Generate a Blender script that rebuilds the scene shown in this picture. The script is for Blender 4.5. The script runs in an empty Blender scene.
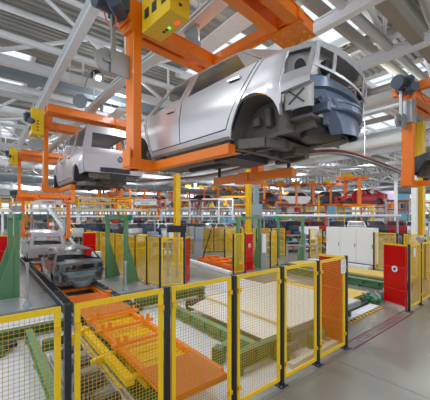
import bpy, bmesh, math, random
from mathutils import Vector, Matrix
random.seed(7)
sc = bpy.context.scene
COL = sc.collection

# ------------------------------------------------------------------ camera, sky, light, exposure
CAM_H = 2.87
TH = math.atan2(.6277, .7785)
cam_d = bpy.data.cameras.new('camera')
cam_d.lens = 289/430*36
cam_d.sensor_width = 36
cam_d.shift_y = 16/430
cam_d.clip_end = 400
cam = bpy.data.objects.new('camera', cam_d)
cam.location = (0, 0, CAM_H)
cam.rotation_euler = (math.pi/2, 0, -TH)
COL.objects.link(cam)
sc.camera = cam

w = bpy.data.worlds.new('sky')
sc.world = w
w.use_nodes = True
w.node_tree.nodes['Background'].inputs[0].default_value = (.86, .93, 1, 1)
w.node_tree.nodes['Background'].inputs[1].default_value = 1.0
sc.view_settings.view_transform = 'Standard'
sc.view_settings.look = 'None'
sc.view_settings.exposure = 0.3
sc.view_settings.gamma = 1
sc.view_settings.use_curve_mapping = False

LAMP_W = 135


def hall_light(x, y, z, w_, sx=.4, sy=2.4):
    d = bpy.data.lights.new('hall_light', 'AREA')
    d.shape = 'RECTANGLE'
    d.size, d.size_y = sx, sy
    d.energy = w_
    d.color = (.93, .97, 1)
    o = bpy.data.objects.new('hall_light', d)
    o.location = (x, y, z)
    COL.objects.link(o)
    return o


# rows of ceiling luminaires (their housings are built with the ceiling)
LAMPS = []
for lx in (-2.6, 4.6, 12.4, 20.5, 29, 40, 52):
    for ly in (-3.5, 5.4, 13.2, 21.5, 30, 41, 53):
        LAMPS.append((lx, ly))
for lx, ly in LAMPS:
    far = math.hypot(lx, ly)
    if far < 62:
        k_ = LAMP_W*(1 if far < 24 else 1.35)
        hall_light(lx, ly, 7.28, k_)
        hall_light(lx, ly, 7.5, k_*.45).rotation_euler = (math.pi, 0, 0)      # upward light added to brighten the roof; the housing itself is closed on top


# ------------------------------------------------------------------ materials
def mat(name, col, rough=.5, metal=0., var=.06, scale=6., coat=0.):
    m = bpy.data.materials.new(name)
    m.use_nodes = True
    nt = m.node_tree
    b = nt.nodes['Principled BSDF']
    b.inputs['Roughness'].default_value = rough
    b.inputs['Metallic'].default_value = metal
    b.inputs['Coat Weight'].default_value = coat
    tc = nt.nodes.new('ShaderNodeTexCoord')
    nz = nt.nodes.new('ShaderNodeTexNoise')
    nz.inputs['Scale'].default_value = scale
    nz.inputs['Detail'].default_value = 4
    mx = nt.nodes.new('ShaderNodeMix')
    mx.data_type = 'RGBA'
    lo = [max(0, c*(1-var)) for c in col]
    hi = [min(1, c*(1+var)) for c in col]
    mx.inputs['A'].default_value = (*lo, 1)
    mx.inputs['B'].default_value = (*hi, 1)
    nt.links.new(tc.outputs['Object'], nz.inputs['Vector'])
    nt.links.new(nz.outputs['Fac'], mx.inputs['Factor'])
    nt.links.new(mx.outputs['Result'], b.inputs['Base Color'])
    m.diffuse_color = (*col, 1)
    return m


def s2l(r, g, b):
    f = lambda c: (c/255/12.92) if c <= 10 else ((c/255+.055)/1.055)**2.4
    return (f(r), f(g), f(b))


M = {}
M['floor'] = mat('floor_epoxy', s2l(138, 137, 129), .25, 0, .08, .9)
M['pit_floor'] = mat('light_concrete', s2l(214, 218, 224), .45, 0, .10, 1.5)
M['joint'] = mat('joint_filler', s2l(105, 100, 95), .7)
M['redpaint'] = mat('dark_red_floor_paint', s2l(120, 28, 40), .5)
M['deck'] = mat('roof_sheet', s2l(158, 157, 150), .5, 0, .06, .6)
M['white'] = mat('white_steel_paint', s2l(240, 242, 246), .4)
M['white2'] = mat('greyish_white_paint', s2l(218, 219, 218), .5)
M['beam'] = mat('warm_grey_steel', s2l(165, 156, 145), .5)
M['bluegrey'] = mat('blue_grey_duct', s2l(140, 152, 162), .45)
M['orange'] = mat('orange_paint', s2l(242, 124, 4), .38, 0, .06, 3, .2)
M['orange2'] = mat('orange_plate', s2l(212, 104, 16), .45, 0, .08, 3)
M['yellow'] = mat('yellow_paint', s2l(240, 196, 14), .4, 0, .05, 4)
M['wire'] = mat('golden_mesh_wire', s2l(205, 160, 14), .45)
M['yellow2'] = mat('deep_yellow_paint', s2l(236, 182, 20), .45)
M['paleyellow'] = mat('pale_yellow_plate', s2l(222, 190, 90), .5)
M['black'] = mat('black_post', s2l(34, 35, 40), .45)
M['dark'] = mat('dark_steel', s2l(52, 54, 58), .5, .3)
M['motor'] = mat('motor_blue_grey', s2l(70, 82, 98), .4, .2)
M['green'] = mat('green_machine_paint', s2l(96, 142, 100), .45)
M['dgreen'] = mat('dark_green_paint', s2l(58, 100, 62), .5)
M['teal'] = mat('teal_sign', s2l(20, 165, 120), .4)
M['red'] = mat('red_paint', s2l(205, 22, 28), .35)
M['grey'] = mat('grey_cabinet', s2l(150, 160, 168), .4)
M['steel'] = mat('bare_steel', s2l(165, 168, 172), .35, .5)
M['cab'] = mat('cabinet_white', s2l(240, 241, 244), .35, 0, .02)
M['belt'] = mat('belt_grey', s2l(218, 214, 204), .45, 0, .05, 2)
M['silver'] = mat('silver_body', s2l(214, 211, 214), .26, .5, .02, 2, .5)
M['silver2'] = mat('primed_silver', s2l(176, 172, 170), .40, .4, .04)
M['vanpaint'] = mat('pale_silver_van', s2l(178, 174, 180), .32, .45, .02, 2, .3)
M['primer'] = mat('blue_grey_primer', s2l(112, 124, 144), .35, .45, .06)
M['carbody_grey'] = mat('dark_silver_body', s2l(100, 110, 114), .3, .5, .03, 2, .5)
M['under'] = mat('underbody_sealer', s2l(112, 105, 98), .6, .2, .25, 8)
M['well'] = mat('dark_well_steel', s2l(70, 68, 68), .4, .5, .2, 6)
M['brown'] = mat('brown_rail', s2l(140, 62, 48), .5)
M['cream'] = mat('cream_panel', s2l(226, 216, 186), .5)
M['paper'] = mat('paper', s2l(235, 240, 245), .6, 0, .02)
M['signred'] = mat('sign_red', s2l(170, 30, 40), .5)
M['blue'] = mat('light_blue_sheet', s2l(120, 190, 222), .5)
M['navy'] = mat('navy_paint', s2l(30, 52, 100), .3, .1, .05, 3, .4)
M['carred'] = mat('red_car_paint', s2l(170, 20, 32), .3, .1, .05, 3, .4)
M['carwhite'] = mat('white_car_paint', s2l(222, 226, 230), .3, 0, .03, 3, .4)
M['cardark'] = mat('graphite_car_paint', s2l(50, 56, 66), .3, .2, .05, 3, .4)
M['lilac'] = mat('lilac_panel', s2l(196, 180, 210), .5)
M['pinkish'] = mat('orange_cable', s2l(225, 110, 60), .5)
M['brass'] = mat('yellow_bolt', s2l(225, 175, 30), .4)


def emit(name, col, st):
    m = bpy.data.materials.new(name)
    m.use_nodes = True
    b = m.node_tree.nodes['Principled BSDF']
    b.inputs['Base Color'].default_value = (*col, 1)
    b.inputs['Emission Color'].default_value = (*col, 1)
    b.inputs['Emission Strength'].default_value = st
    return m


M['tube'] = emit('lamp_tube', (1, .98, .94), 5)
M['greenled'] = emit('green_indicator', (.1, .9, .15), 1.2)
M['redled'] = emit('red_indicator', (.9, .06, .05), .8)


def sheet(name, col, tr):
    m = bpy.data.materials.new(name)
    m.use_nodes = True
    nt = m.node_tree
    b = nt.nodes['Principled BSDF']
    b.inputs['Base Color'].default_value = (*col, 1)
    b.inputs['Roughness'].default_value = .2
    t = nt.nodes.new('ShaderNodeBsdfTransparent')
    t.inputs[0].default_value = (*[min(1, c*1.1+.02) for c in col], 1)
    mx = nt.nodes.new('ShaderNodeMixShader')
    mx.inputs[0].default_value = tr
    nt.links.new(b.outputs[0], mx.inputs[1])
    nt.links.new(t.outputs[0], mx.inputs[2])
    nt.links.new(mx.outputs[0], nt.nodes['Material Output'].inputs[0])
    return m


M['redsheet'] = sheet('red_translucent_sheet', s2l(220, 15, 22), .4)
M['glazing'] = sheet('roof_glazing', (.95, .97, 1), .9)


# ------------------------------------------------------------------ mesh helpers
def thicken(bm, t):
    """give an open sheet a wall: offset copy, joined along the open edges"""
    bm.normal_update()
    faces = list(bm.faces)
    edges = [e for e in bm.edges if len(e.link_faces) == 1]
    inner = {v: bm.verts.new(v.co-v.normal*t) for v in list(bm.verts)}
    for f in faces:
        bm.faces.new([inner[v] for v in reversed(f.verts)])
    for e in edges:
        lo = [l for l in e.link_loops][0]
        a, b = lo.vert, lo.link_loop_next.vert
        bm.faces.new((b, a, inner[a], inner[b]))


class MB:
    def __init__(s):
        s.v, s.f = [], []

    def add(s, vs, fs):
        o = len(s.v)
        s.v += [tuple(p) for p in vs]
        s.f += [tuple(i+o for i in q) for q in fs]
        return s

    def box(s, x0, x1, y0, y1, z0, z1):
        vs = [(x, y, z) for x in (x0, x1) for y in (y0, y1) for z in (z0, z1)]
        return s.add(vs, [(0, 1, 3, 2), (4, 6, 7, 5), (0, 4, 5, 1), (2, 3, 7, 6), (0, 2, 6, 4), (1, 5, 7, 3)])

    def bar(s, a, b, w=.1, h=None, up=(0, 0, 1)):
        h = w if h is None else h
        a, b = Vector(a), Vector(b)
        d = (b-a).normalized()
        u = Vector(up)
        if abs(d.dot(u)) > .98:
            u = Vector((1, 0, 0))
        sx = d.cross(u).normalized()*(w/2)
        sz = sx.cross(d).normalized()*(h/2)
        vs = []
        for p in (a, b):
            vs += [p-sx-sz, p+sx-sz, p+sx+sz, p-sx+sz]
        return s.add(vs, [(3, 2, 1, 0), (4, 5, 6, 7), (0, 1, 5, 4), (1, 2, 6, 5), (2, 3, 7, 6), (3, 0, 4, 7)])

    def tube(s, a, b, r=.05, n=10, r2=None):
        r2 = r if r2 is None else r2
        a, b = Vector(a), Vector(b)
        d = (b-a).normalized()
        u = Vector((0, 0, 1)) if abs(d.z) < .9 else Vector((1, 0, 0))
        x = d.cross(u).normalized()
        y = d.cross(x)
        vs = []
        for p, rr in ((a, r), (b, r2)):
            for i in range(n):
                t = 2*math.pi*i/n
                vs.append(p+x*(rr*math.cos(t))+y*(rr*math.sin(t)))
        fs = [(i, (i+1) % n, n+(i+1) % n, n+i) for i in range(n)]
        fs += [tuple(range(n-1, -1, -1)), tuple(range(n, 2*n))]
        return s.add(vs, fs)

    def path(s, pts, r=.02, n=6):
        for a, b in zip(pts, pts[1:]):
            s.tube(a, b, r, n)
        return s

    def prism(s, poly, axis, a, b):
        """poly: 2D points; axis: 'x' (y,z) 'y' (x,z) 'z' (x,y)"""
        def P(p, t):
            return {'x': (t, p[0], p[1]), 'y': (p[0], t, p[1]), 'z': (p[0], p[1], t)}[axis]
        n = len(poly)
        vs = [P(p, a) for p in poly]+[P(p, b) for p in poly]
        fs = [(i, (i+1) % n, n+(i+1) % n, n+i) for i in range(n)]
        fs += [tuple(range(n-1, -1, -1)), tuple(range(n, 2*n))]
        return s.add(vs, fs)

    def grid(s, rows, skip=None):
        m, n = len(rows), len(rows[0])
        vs = [p for r in rows for p in r]
        fs = [(i*n+j, i*n+j+1, (i+1)*n+j+1, (i+1)*n+j) for i in range(m-1) for j in range(n-1)
              if not (skip and skip(i, j))]
        return s.add(vs, fs)

    def build(s, name, m, parent=None, smooth=False, solid=0, bevel=0, loc=None):
        me = bpy.data.meshes.new(name)
        bm = bmesh.new()
        bv = [bm.verts.new(p) for p in s.v]
        for q in s.f:
            try:
                bm.faces.new([bv[i] for i in q])
            except ValueError:
                pass
        if smooth:
            bmesh.ops.remove_doubles(bm, verts=bm.verts, dist=.0006)
        bmesh.ops.delete(bm, geom=[v for v in bm.verts if not v.link_faces], context='VERTS')
        bmesh.ops.recalc_face_normals(bm, faces=bm.faces)
        if solid:
            thicken(bm, solid)
        bm.to_mesh(me)
        bm.free()
        me.materials.append(m if not isinstance(m, str) else M[m])
        if smooth:
            me.shade_smooth()
            me.set_sharp_from_angle(angle=math.radians(38))
        o = bpy.data.objects.new(name, me)
        COL.objects.link(o)
        if parent:
            o.parent = parent
        if loc:
            o.location = loc
        if bevel:
            q = o.modifiers.new('b', 'BEVEL')
            q.width = bevel
            q.segments = 2
        return o


def tag(o, label=None, cat=None, group=None, kind=None):
    if label:
        o['label'] = label
    if cat:
        o['category'] = cat
    if group:
        o['group'] = group
    if kind:
        o['kind'] = kind
    return o


def empty(name, loc, rz=0., label=None, cat=None, group=None):
    o = bpy.data.objects.new(name, None)
    o.location = loc
    o.rotation_euler = (0, 0, rz)
    o.empty_display_size = .2
    COL.objects.link(o)
    return tag(o, label, cat, group)


def struct(name, mb, m, **k):
    return tag(mb.build(name, m, **k), kind='structure')


def copy_tree(o, parent=None):
    c = o.copy()
    COL.objects.link(c)
    if parent:
        c.parent = parent
    for ch in list(o.children):
        copy_tree(ch, c)
    return c


def repaint(root, mp):
    """give the parts of a copied thing other paint, by object-level material slots"""
    for ch in [root]+list(root.children_recursive):
        if ch.type == 'MESH' and ch.material_slots:
            m0 = ch.data.materials[0]
            if m0 and m0.name in mp:
                ch.material_slots[0].link = 'OBJECT'
                ch.material_slots[0].material = M[mp[m0.name]]


def text_mesh(name, body, size, m, parent=None, depth=.002, align='CENTER', sx=1.):
    cu = bpy.data.curves.new(name, 'FONT')
    cu.body = body
    cu.size = size
    cu.extrude = depth
    cu.align_x = align
    cu.align_y = 'CENTER'
    t = bpy.data.objects.new(name, cu)
    COL.objects.link(t)
    dg = bpy.context.evaluated_depsgraph_get()
    me = bpy.data.meshes.new_from_object(t.evaluated_get(dg))
    bpy.data.objects.remove(t)
    bpy.data.curves.remove(cu)
    for v in me.vertices:
        v.co.x *= sx
    me.materials.clear()
    me.materials.append(M[m])
    o = bpy.data.objects.new(name, me)
    COL.objects.link(o)
    if parent:
        o.parent = parent
    return o


def interp(pts, x):
    if x <= pts[0][0]:
        return pts[0][1]
    for (a, b), (c, d) in zip(pts, pts[1:]):
        if x <= c:
            return b+(d-b)*(x-a)/(c-a) if c > a else d
    return pts[-1][1]


# ------------------------------------------------------------------ setting: floor, roof, structure
struct('floor', MB().box(-14, 96, -14, 96, -.12, 0), 'floor')
struct('trim_1', MB().box(-6, 6.15, 3.22, 9.9, 0, .004).box(6.15, 9.3, 4.1, 9.9, 0, .004), 'pit_floor')
b = MB()
b.box(-6, 14, 2.985, 3.0, 0, .0015)
for x in (-.6, 5.47, 11.6):
    b.box(x, x+.012, -12, 2.985, 0, .0015)
b.box(-6, 40, -2.2, -2.188, 0, .0015)
struct('trim_2', b, 'joint')

SKY = [(-4, 1.8, 14, 20), (7.6, 10.6, 7.9, 12.5), (8.2, 11.5, 4.5, 6.6), (-4, 2, 26, 32), (9, 14, 26, 32), (22, 27, 26, 32),
       (21, 26, 8, 13), (-5, 0, 4, 7), (34, 40, 20, 26), (10, 16, 42, 48), (26, 32, 42, 48), (40, 46, 36, 42), (0, 5, 42, 48), (15.5, 18, 2, 7),
       (48, 54, 22, 28), (40, 46, 6, 12), (20, 26, 56, 62), (44, 50, 54, 60)]
ub = sorted({-14, 96} | {s[0] for s in SKY} | {s[1] for s in SKY})
vb = sorted({-14, 96} | {s[2] for s in SKY} | {s[3] for s in SKY})
ZR = 10.0
b = MB()
for v0, v1 in zip(vb, vb[1:]):
    run = None
    for u0, u1 in list(zip(ub, ub[1:]))+[(None, None)]:
        hole = u0 is None or any(s[0] <= u0 < s[1] and s[2] <= v0 < s[3] for s in SKY)
        if hole:
            if run:
                n = max(1, round((v1-v0)/.32))
                p = (v1-v0)/n
                prof = []
                for k in range(n):
                    y = v0+k*p
                    prof += [(y, ZR), (y+.45*p, ZR), (y+.55*p, ZR+.09), (y+.9*p, ZR+.09)]
                prof.append((v1, ZR))
                b.grid([[(run[0], y, z) for y, z in prof], [(run[1], y, z) for y, z in prof]])
            run = None
        else:
            run = (run[0], u1) if run else (u0, u1)
struct('ceiling', b, 'deck')
for i, (u0, u1, v0, v1) in enumerate(SKY):
    b = MB()
    for a, c in (((u0, v0), (u1, v0)), ((u0, v1), (u1, v1)), ((u0, v0), (u0, v1)), ((u1, v0), (u1, v1))):
        b.bar((*a, ZR+.02), (*c, ZR+.02), .16, .3)
    n = max(2, round((v1-v0)/1.2))
    for k in range(1, n):
        y = v0+(v1-v0)*k/n
        b.bar((u0, y, ZR+.12), (u1, y, ZR+.12), .07, .1)
    b.bar(((u0+u1)/2, v0, ZR+.12), ((u0+u1)/2, v1, ZR+.12), .05, .08)
    f = struct('window_%d' % (i+1), b, 'white2')
    MB().box(u0, u1, v0, v1, ZR+.18, ZR+.19).build('glass_pane', 'glazing', f)


def truss(v, u0, u1, zb=8., zt=9.75, r=.09, step=3.0, m='white', off=0., box=False):
    b = MB()
    if box:
        b.bar((u0, v, zb), (u1, v, zb), r*2, r*2.4)
    else:
        b.tube((u0, v, zb), (u1, v, zb), r, 12)
    b.tube((u0, v, zt), (u1, v, zt), r*.9, 8)
    x = u0+off
    up = True
    while x < u1-.1:
        x2 = min(x+step, u1)
        a, c = ((x, v, zb), (x2, v, zt)) if up else ((x, v, zt), (x2, v, zb))
        b.tube(a, c, r*.62, 8)
        if not up:
            b.tube((x2, v, zb), (x2, v, zt), r*.42, 6)
        up = not up
        x = x2
    return struct('roof_truss', b, m)


def ibeam(p0, p1, wd=.26, h=.34, m='white2', name='roof_beam'):
    b = MB()
    p0, p1 = Vector(p0), Vector(p1)
    t = .035
    z = Vector((0, 0, 1))
    b.bar(p0+z*(h/2), p1+z*(h/2), wd, t)
    b.bar(p0-z*(h/2), p1-z*(h/2), wd, t)
    b.bar(p0, p1, .05, h)
    return struct(name, b, m)


# trusses along the fence direction, one behind the other
truss(10.1, -8, 40, step=2.9, off=.4, r=.105)
truss(11.75, -8, 40, zb=8.0, r=.12, step=3.4, off=1.1, box=True)
truss(3.55, 4.2, 40, zb=8.05, r=.13, step=2.6, m='white2')
truss(2.8, 5, 40, zb=8.0, zt=9.7, r=.15, step=4, m='beam', box=True)
for k, v in enumerate((16.2, 19.5, 23.5, 27, 31, 35, 40, 45, 51, 57, 64, 72, 80)):
    truss(v, -10, min(92, 30+v), r=.1 if v < 30 else .13, step=2.6+.3*(k % 3), off=.7*(k % 2), zb=7.9 if k % 2 else 7.6)
    if k % 2 == 0:
        b = MB()
        for x in [q*3.4-8 for q in range(int((38+v)/3.4))]:
            b.tube((x, v, 7.6), (x+1.7, v+1.7, 7.6), .06, 6)
            b.tube((x+1.7, v+1.7, 7.6), (x+3.4, v, 7.6), .06, 6)
        struct('roof_bracing', b, 'white')
# beams across them
for i, u in enumerate((1.9, 6.9, 9.75, 14.2, 19, 24, 30, 37, 45, 54, 64, 75)):
    z = 7.85 if i else 7.5
    ibeam((u, .5 if u > 5 else 2.5, z), (u, 88, z), .2, .3, 'white')
for i, u in enumerate((-3.4, 4.6, 11.9, 16.8, 22, 27, 33.5)):
    ibeam((u, 4, 9.72), (u, 80, 9.72), .2, .3, 'beam')
for v in (7.2, 13.6, 21.5, 37.5):
    ibeam((-8, v, 9.5), (60, v, 9.5), .22, .32, 'beam')
# lengthways trusses deep in the hall
for u in (14.2, 24, 37, 54):
    b = MB()
    x = 8.
    up = True
    while x < 84:
        a, c = ((u, x, 7.9), (u, x+2.4, 9.7)) if up else ((u, x, 9.7), (u, x+2.4, 7.9))
        b.tube(a, c, .07, 6)
        up = not up
        x += 2.4
    struct('roof_truss', b, 'white')

# ducts and pipes under the roof
def duct(p0, p1, r, m, name='air_duct', square=False):
    b = MB()
    if square:
        b.bar(p0, p1, r*2, r*2)
    else:
        b.tube(p0, p1, r, 14)
        n = int((Vector(p1)-Vector(p0)).length/2.5)
        for k in range(1, n):
            q = Vector(p0).lerp(Vector(p1), k/n)
            d = (Vector(p1)-Vector(p0)).normalized()*.03
            b.tube(q-d, q+d, r*1.08, 14)
    return struct(name, b, m)


duct((-8, 13.6, 8.45), (8.5, 13.6, 8.45), .24, 'bluegrey', 'cable_tray', True)
duct((-8, 14.0, 8.0), (9, 14.0, 8.0), .13, 'white', 'pipe')
duct((-8, 15.2, 8.1), (20, 15.2, 8.1), .16, 'white2', 'pipe')
duct((-8, 18.2, 8.2), (30, 18.2, 8.2), .28, 'white', 'air_duct')
duct((5.2, 4.4, 8.6), (40, 4.4, 8.6), .17, 'beam', 'pipe')
duct((11.5, 3, 7.2), (11.5, 60, 7.2), .22, 'white2', 'air_duct')
duct((8.9, 6, 7.45), (8.9, 60, 7.45), .13, 'white', 'pipe')
duct((15.6, 5, 6.6), (15.6, 60, 6.6), .3, 'white2', 'air_duct')
duct((18.5, 4, 7.0), (18.5, 60, 7.0), .18, 'white', 'pipe')
for v, z, m, r in ((24, 6.4, 'white', .2), (29, 6.0, 'bluegrey', .3), (33, 6.6, 'white2', .25), (38.6, 5.6, 'white', .2), (43, 6.3, 'white', .35), (48, 5.4, 'bluegrey', .3),
                (54, 6.6, 'white', .4), (60, 5.4, 'white2', .4)):
    duct((-8, v, z), (70, v, z), r, m)

for lx, ly in LAMPS:
    if math.hypot(lx, ly) < 62:
        t = empty('ceiling_light', (lx, ly, 7.3), 0, 'long white ceiling light hanging in a row under the roof trusses', 'ceiling light',
                  'ceiling lights in rows under the roof')
        MB().prism([(-.26, 0), (-.26, .03), (-.12, .14), (.12, .14), (.26, .03), (.26, 0)], 'y', -1.25, 1.25).build('housing', 'white', t)
        b = MB()
        for s in (-1, 1):
            b.tube((0, s, .14), (0, s, 2.2), .012, 6)
        b.build('hanger_rod', 'steel', t)

# far walls; the glazing band is added so sky light brightens the depth
def wall_added_glazing(name, p0, p1, n0):
    p0, p1 = Vector((*p0, 0)), Vector((*p1, 0))
    d = (p1-p0)
    L = d.length
    rz = math.atan2(d.y, d.x)
    o = struct(name, MB().box(0, L, -.1, .1, 0, 3.4).box(0, L, -.1, .1, 9.2, 10), 'white2', loc=p0)
    o.rotation_euler.z = rz
    b = MB()
    for k in range(int(L/3)+1):
        b.box(k*3-.08, k*3+.08, -.1, .1, 3.4, 9.2)
    for z in (5.2, 7.2):
        b.box(0, L, -.06, .06, z-.06, z+.06)
    f = struct('window_%d' % n0, b, 'white2', loc=p0)  # frame of the added glazing band
    f.rotation_euler.z = rz
    MB().box(0, L, -.01, .01, 3.4, 9.2).build('glass_pane', 'glazing', f)


wall_added_glazing('wall_far', (-14, 96), (96, 96), 31)
wall_added_glazing('wall_right', (96, 96), (96, -14), 32)
wall_added_glazing('wall_left', (-14, 20), (-14, 96), 33)


# ------------------------------------------------------------------ car bodies
def car(name, S, P, loc, rz, label, cat, detail=True, group=None):
    """local frame: x forward, y left, z up, origin under the rear axle at sill level"""
    root = empty(name, loc, rz, label, cat, group)
    yz, wheelb, AR, AZ = S['yz'], S['wb'], S['ar'], S['az']

    def ys(x, z):
        y = interp(yz, z)
        xr, xf = S['taper_r'], S['taper_f']
        if x < xr:
            y *= 1-S['kr']*((xr-x)/.6)**2
        if x > xf:
            y *= 1-.16*((x-xf)/.65)**2
        return y

    def bottom(x):
        for c in (0, wheelb):
            if abs(x-c) < AR:
                return AZ+math.sqrt(AR*AR-(x-c)**2)*S.get('arz', 1)
        if x <= -AR:
            return interp([(S['xr'], S['zr1']), (-AR-.001, S['zr0'])], x)
        if x >= wheelb+AR:
            return .16
        return 0.

    X = lambda x: interp(S['xmap'], x)
    top = lambda xt: interp(S['belt'], xt)
    T = [0, .15, .168, .28, .4, .52, .64, .76, .88, .95, 1.]
    parts = {}

    def P_(nm):
        return parts.setdefault(nm, MB())

    for s in (1, -1):
        for nm, a, c, n in S['segs']:
            if nm == 'gap':
                nm2 = None
            rows = []
            xs = [a+(c-a)*i/n for i in range(n+1)]
            if abs(a) < .5 or abs(a-wheelb) < .5 or a < -.3:      # cosine spacing keeps the arches round
                for cc in (0, wheelb):
                    if abs((a+c)/2-cc) < .05:
                        xs = [cc-AR*math.cos(math.pi*i/n) for i in range(n+1)]
            for x in xs:
                zb, zt = bottom(x), top(X(x))
                col = []
                for t in T:
                    xx = x+(X(x)-x)*max(0, t)**1.3
                    z = zb+(zt-zb)*t
                    col.append((xx, s*ys(xx, z), z))
                rows.append(col)
            side = '|L' if s > 0 else '|R'
            if nm in ('front_door', 'rear_door', 'gap'):
                P_('body_shell').grid(rows, lambda i, j: j > 0)
                if nm != 'gap':
                    P_(nm+side).grid(rows, lambda i, j: j < 2)
            else:
                lamp = S.get('lamp_cols')
                if nm == 'tail' and lamp:
                    P_('body_shell').grid(rows, lambda i, j: 4 <= j <= 7 and i >= 1)
                elif nm == 'fender':
                    P_('front_fender'+side).grid(rows)
                else:
                    P_('body_shell').grid(rows)
            # wheel-arch and lower-edge return flange
            if nm in ('arch', 'fender', 'tail', 'quarter'):
                fl = [[r[0], (r[0][0], r[0][1]-s*.06, r[0][2]+.004)] for r in rows]
                P_('body_shell').grid(fl)
        # black sheet added behind the shut lines, its colour standing in for gap shade
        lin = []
        for x in [S['gap_shade_span'][0]+(S['gap_shade_span'][1]-S['gap_shade_span'][0])*i/12 for i in range(13)]:
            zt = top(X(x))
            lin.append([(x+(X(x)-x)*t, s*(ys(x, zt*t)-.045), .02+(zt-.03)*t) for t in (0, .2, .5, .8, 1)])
        P_('gap_shade_sheet|%d' % s).grid(lin)
        # greenhouse
        U = S['upper']
        rail = S['rail']
        TT = [0, .05, .93, 1.]
        for (xa, ra, nm), (xb, rb, _) in zip(U, U[1:]):
            rows = []
            n = 4
            for i in range(n+1):
                f = i/n
                xb_, xr_ = xa+(xb-xa)*f, ra+(rb-ra)*f
                z0, z1 = top(xb_), interp(rail, xr_)
                col = []
                for t in TT:
                    x, z = xb_+(xr_-xb_)*t, z0+(z1-z0)*t
                    col.append((x, s*ys(x, z), z))
                rows.append(col)
            side = '|L' if s > 0 else '|R'
            tgt = {'p': 'body_shell', 'r': 'rear_door'+side, 'rw': 'rear_door'+side, 'f': 'front_door'+side, 'fw': 'front_door'+side, 'pw': 'body_shell'}.get(nm)
            if tgt is None:
                continue
            if nm in ('rw', 'fw', 'pw'):
                P_(tgt).grid(rows, lambda i, j: j == 1)
                if S.get('glazed'):
                    P_('side_glass').grid([[(p[0], p[1]*.985, p[2]) for p in r] for r in rows], lambda i, j: j != 1)
            else:
                P_(tgt).grid(rows)
    # roof
    r0, r1 = S['roof']
    rows = []
    for i in range(13):
        x = r0+(r1-r0)*i/12
        z = interp(S['rail'], x)
        yr = ys(x, z)
        ed = 1-((i-6)/6)**4*.5
        rows.append([(x+S.get('roofbow', .05)*(1-(k/6)**2)*((i-6)/6), yr*k/6, z+.075*ed*(1-abs(k/6)**2.4)) for k in range(-6, 7)])
    P_('body_shell').grid(rows)
    # bonnet and cowl
    xs = [S['cowl']+(S['xfront']-S['cowl'])*i/8 for i in range(9)]
    rows = []
    for x in xs:
        z, y = top(x), ys(x, top(x))
        rows.append([(x, y*k/6, z+.05*(1-(k/6)**2)) for k in range(-6, 7)])
    P_('bonnet').grid(rows)
    xf = S['xfront']
    rows = []
    for z in (.1, .25, .4, top(xf)):
        y = ys(xf, z)
        rows.append([(xf+.08*(1-(k/6)**2), y*k/6, z+(.05*(1-(k/6)**2) if z == top(xf) else 0)) for k in range(-6, 7)])
    P_('front_panel').grid(rows, lambda i, j: i == 1 and (j < 4 or j > 7))
    # rear
    xr = S['xr']
    if S['kind'] == 'sedan':
        xs = [S['xt']+(S['deck']-S['xt'])*i/8 for i in range(9)]
        rows = []
        for i, x in enumerate(xs):
            z, y = top(x), ys(x, top(x))
            rows.append([(x-.09*(1-(k/6)**2)*(1-i/8), y*k/6, z+.045*(1-(k/6)**2)) for k in range(-6, 7)])
        zt = top(S['xt'])
        face = []
        ye = ys(S['xt'], zt)
        K = [-1, -.93, -.62, -.55, -.3, 0, .3, .55, .62, .93, 1]
        for z in (zt, .74, .67, .60, .565, .54):
            f = (zt-z)/(zt-.4)
            row = []
            for k in K:
                yy = ys(xr, z)*k
                row.append((S['xt']+(xr-S['xt'])*f-.09*(1-k*k)-.02*math.sin(f*3.1), yy, z+(.045*(1-k*k) if f == 0 else 0)))
            face.append(row)
        P_('trunk_lid').grid(rows)
        P_('trunk_lid').grid(face, lambda i, j: j not in (3, 4, 5, 6) or i in (1, 2, 3))
        P_('body_shell').grid(face, lambda i, j: j in (3, 4, 5, 6) or (j in (1, 8) and i in (1, 2, 3)))
        # lamp sockets
        for s in (1, -1):
            k = P_('tail_lamp_socket|%d' % s)
            pts = []
            for z in (.50, .56, .65, .75):
                row = []
                for (x, yy) in ((-.40, .97), (-.55, .95), (-.655, .90), (-.70, .75), (-.74, .55)):
                    row.append((x+.02, s*ys(x, z)*yy*.965, z))
                pts.append(row)
            k.grid(pts)
            # dark oval openings in the socket, a ring standing a little proud
            for (x, yy, ax) in ((-.55, .945, 'side'), (-.74, .70, 'rear')):
                d = P_('lamp_hole|%d|%s' % (s, ax))
                c = Vector((x, s*ys(x, .6)*yy*.975, .6))
                nrm = Vector((-.25, s, 0)).normalized() if ax == 'side' else Vector((-1, s*.15, 0)).normalized()
                tx = nrm.cross(Vector((0, 0, 1)))
                n = 14
                ring = [c+tx*(.055*math.cos(2*math.pi*q/n))+Vector((0, 0, 1))*(.075*math.sin(2*math.pi*q/n)) for q in range(n)]
                d.add([p+nrm*.012 for p in ring]+[p-nrm*.05 for p in ring], [tuple(range(n))]+[(q, (q+1) % n, n+(q+1) % n, n+q) for q in range(n)])
    else:
        zt = interp(S['rail'], r0)
        zb = S['zr1']
        rows = []
        Z = [zb, .34, .46, .60, .72, .80, zt-.16, zt-.03, zt]
        K = [-1, -.93, -.80, -.5, 0, .5, .80, .93, 1]
        for z in Z:
            xx = interp(S['rearx'], z)
            rows.append([(xx-.05*(1-k*k), ys(xx, z)*k, z+(.0 if z < zt else .075*.5*(1-k*k))) for k in K])
        win = lambda i, j: i == 5 and 2 <= j <= 5
        P_('tailgate').grid(rows, lambda i, j: j in (0, 7) or win(i, j))
        P_('body_shell').grid(rows, lambda i, j: j not in (0, 7))
        d = P_('door_mark')
        c = Vector((interp(S['rearx'], .55)-.062, -.12, .55))
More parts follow.
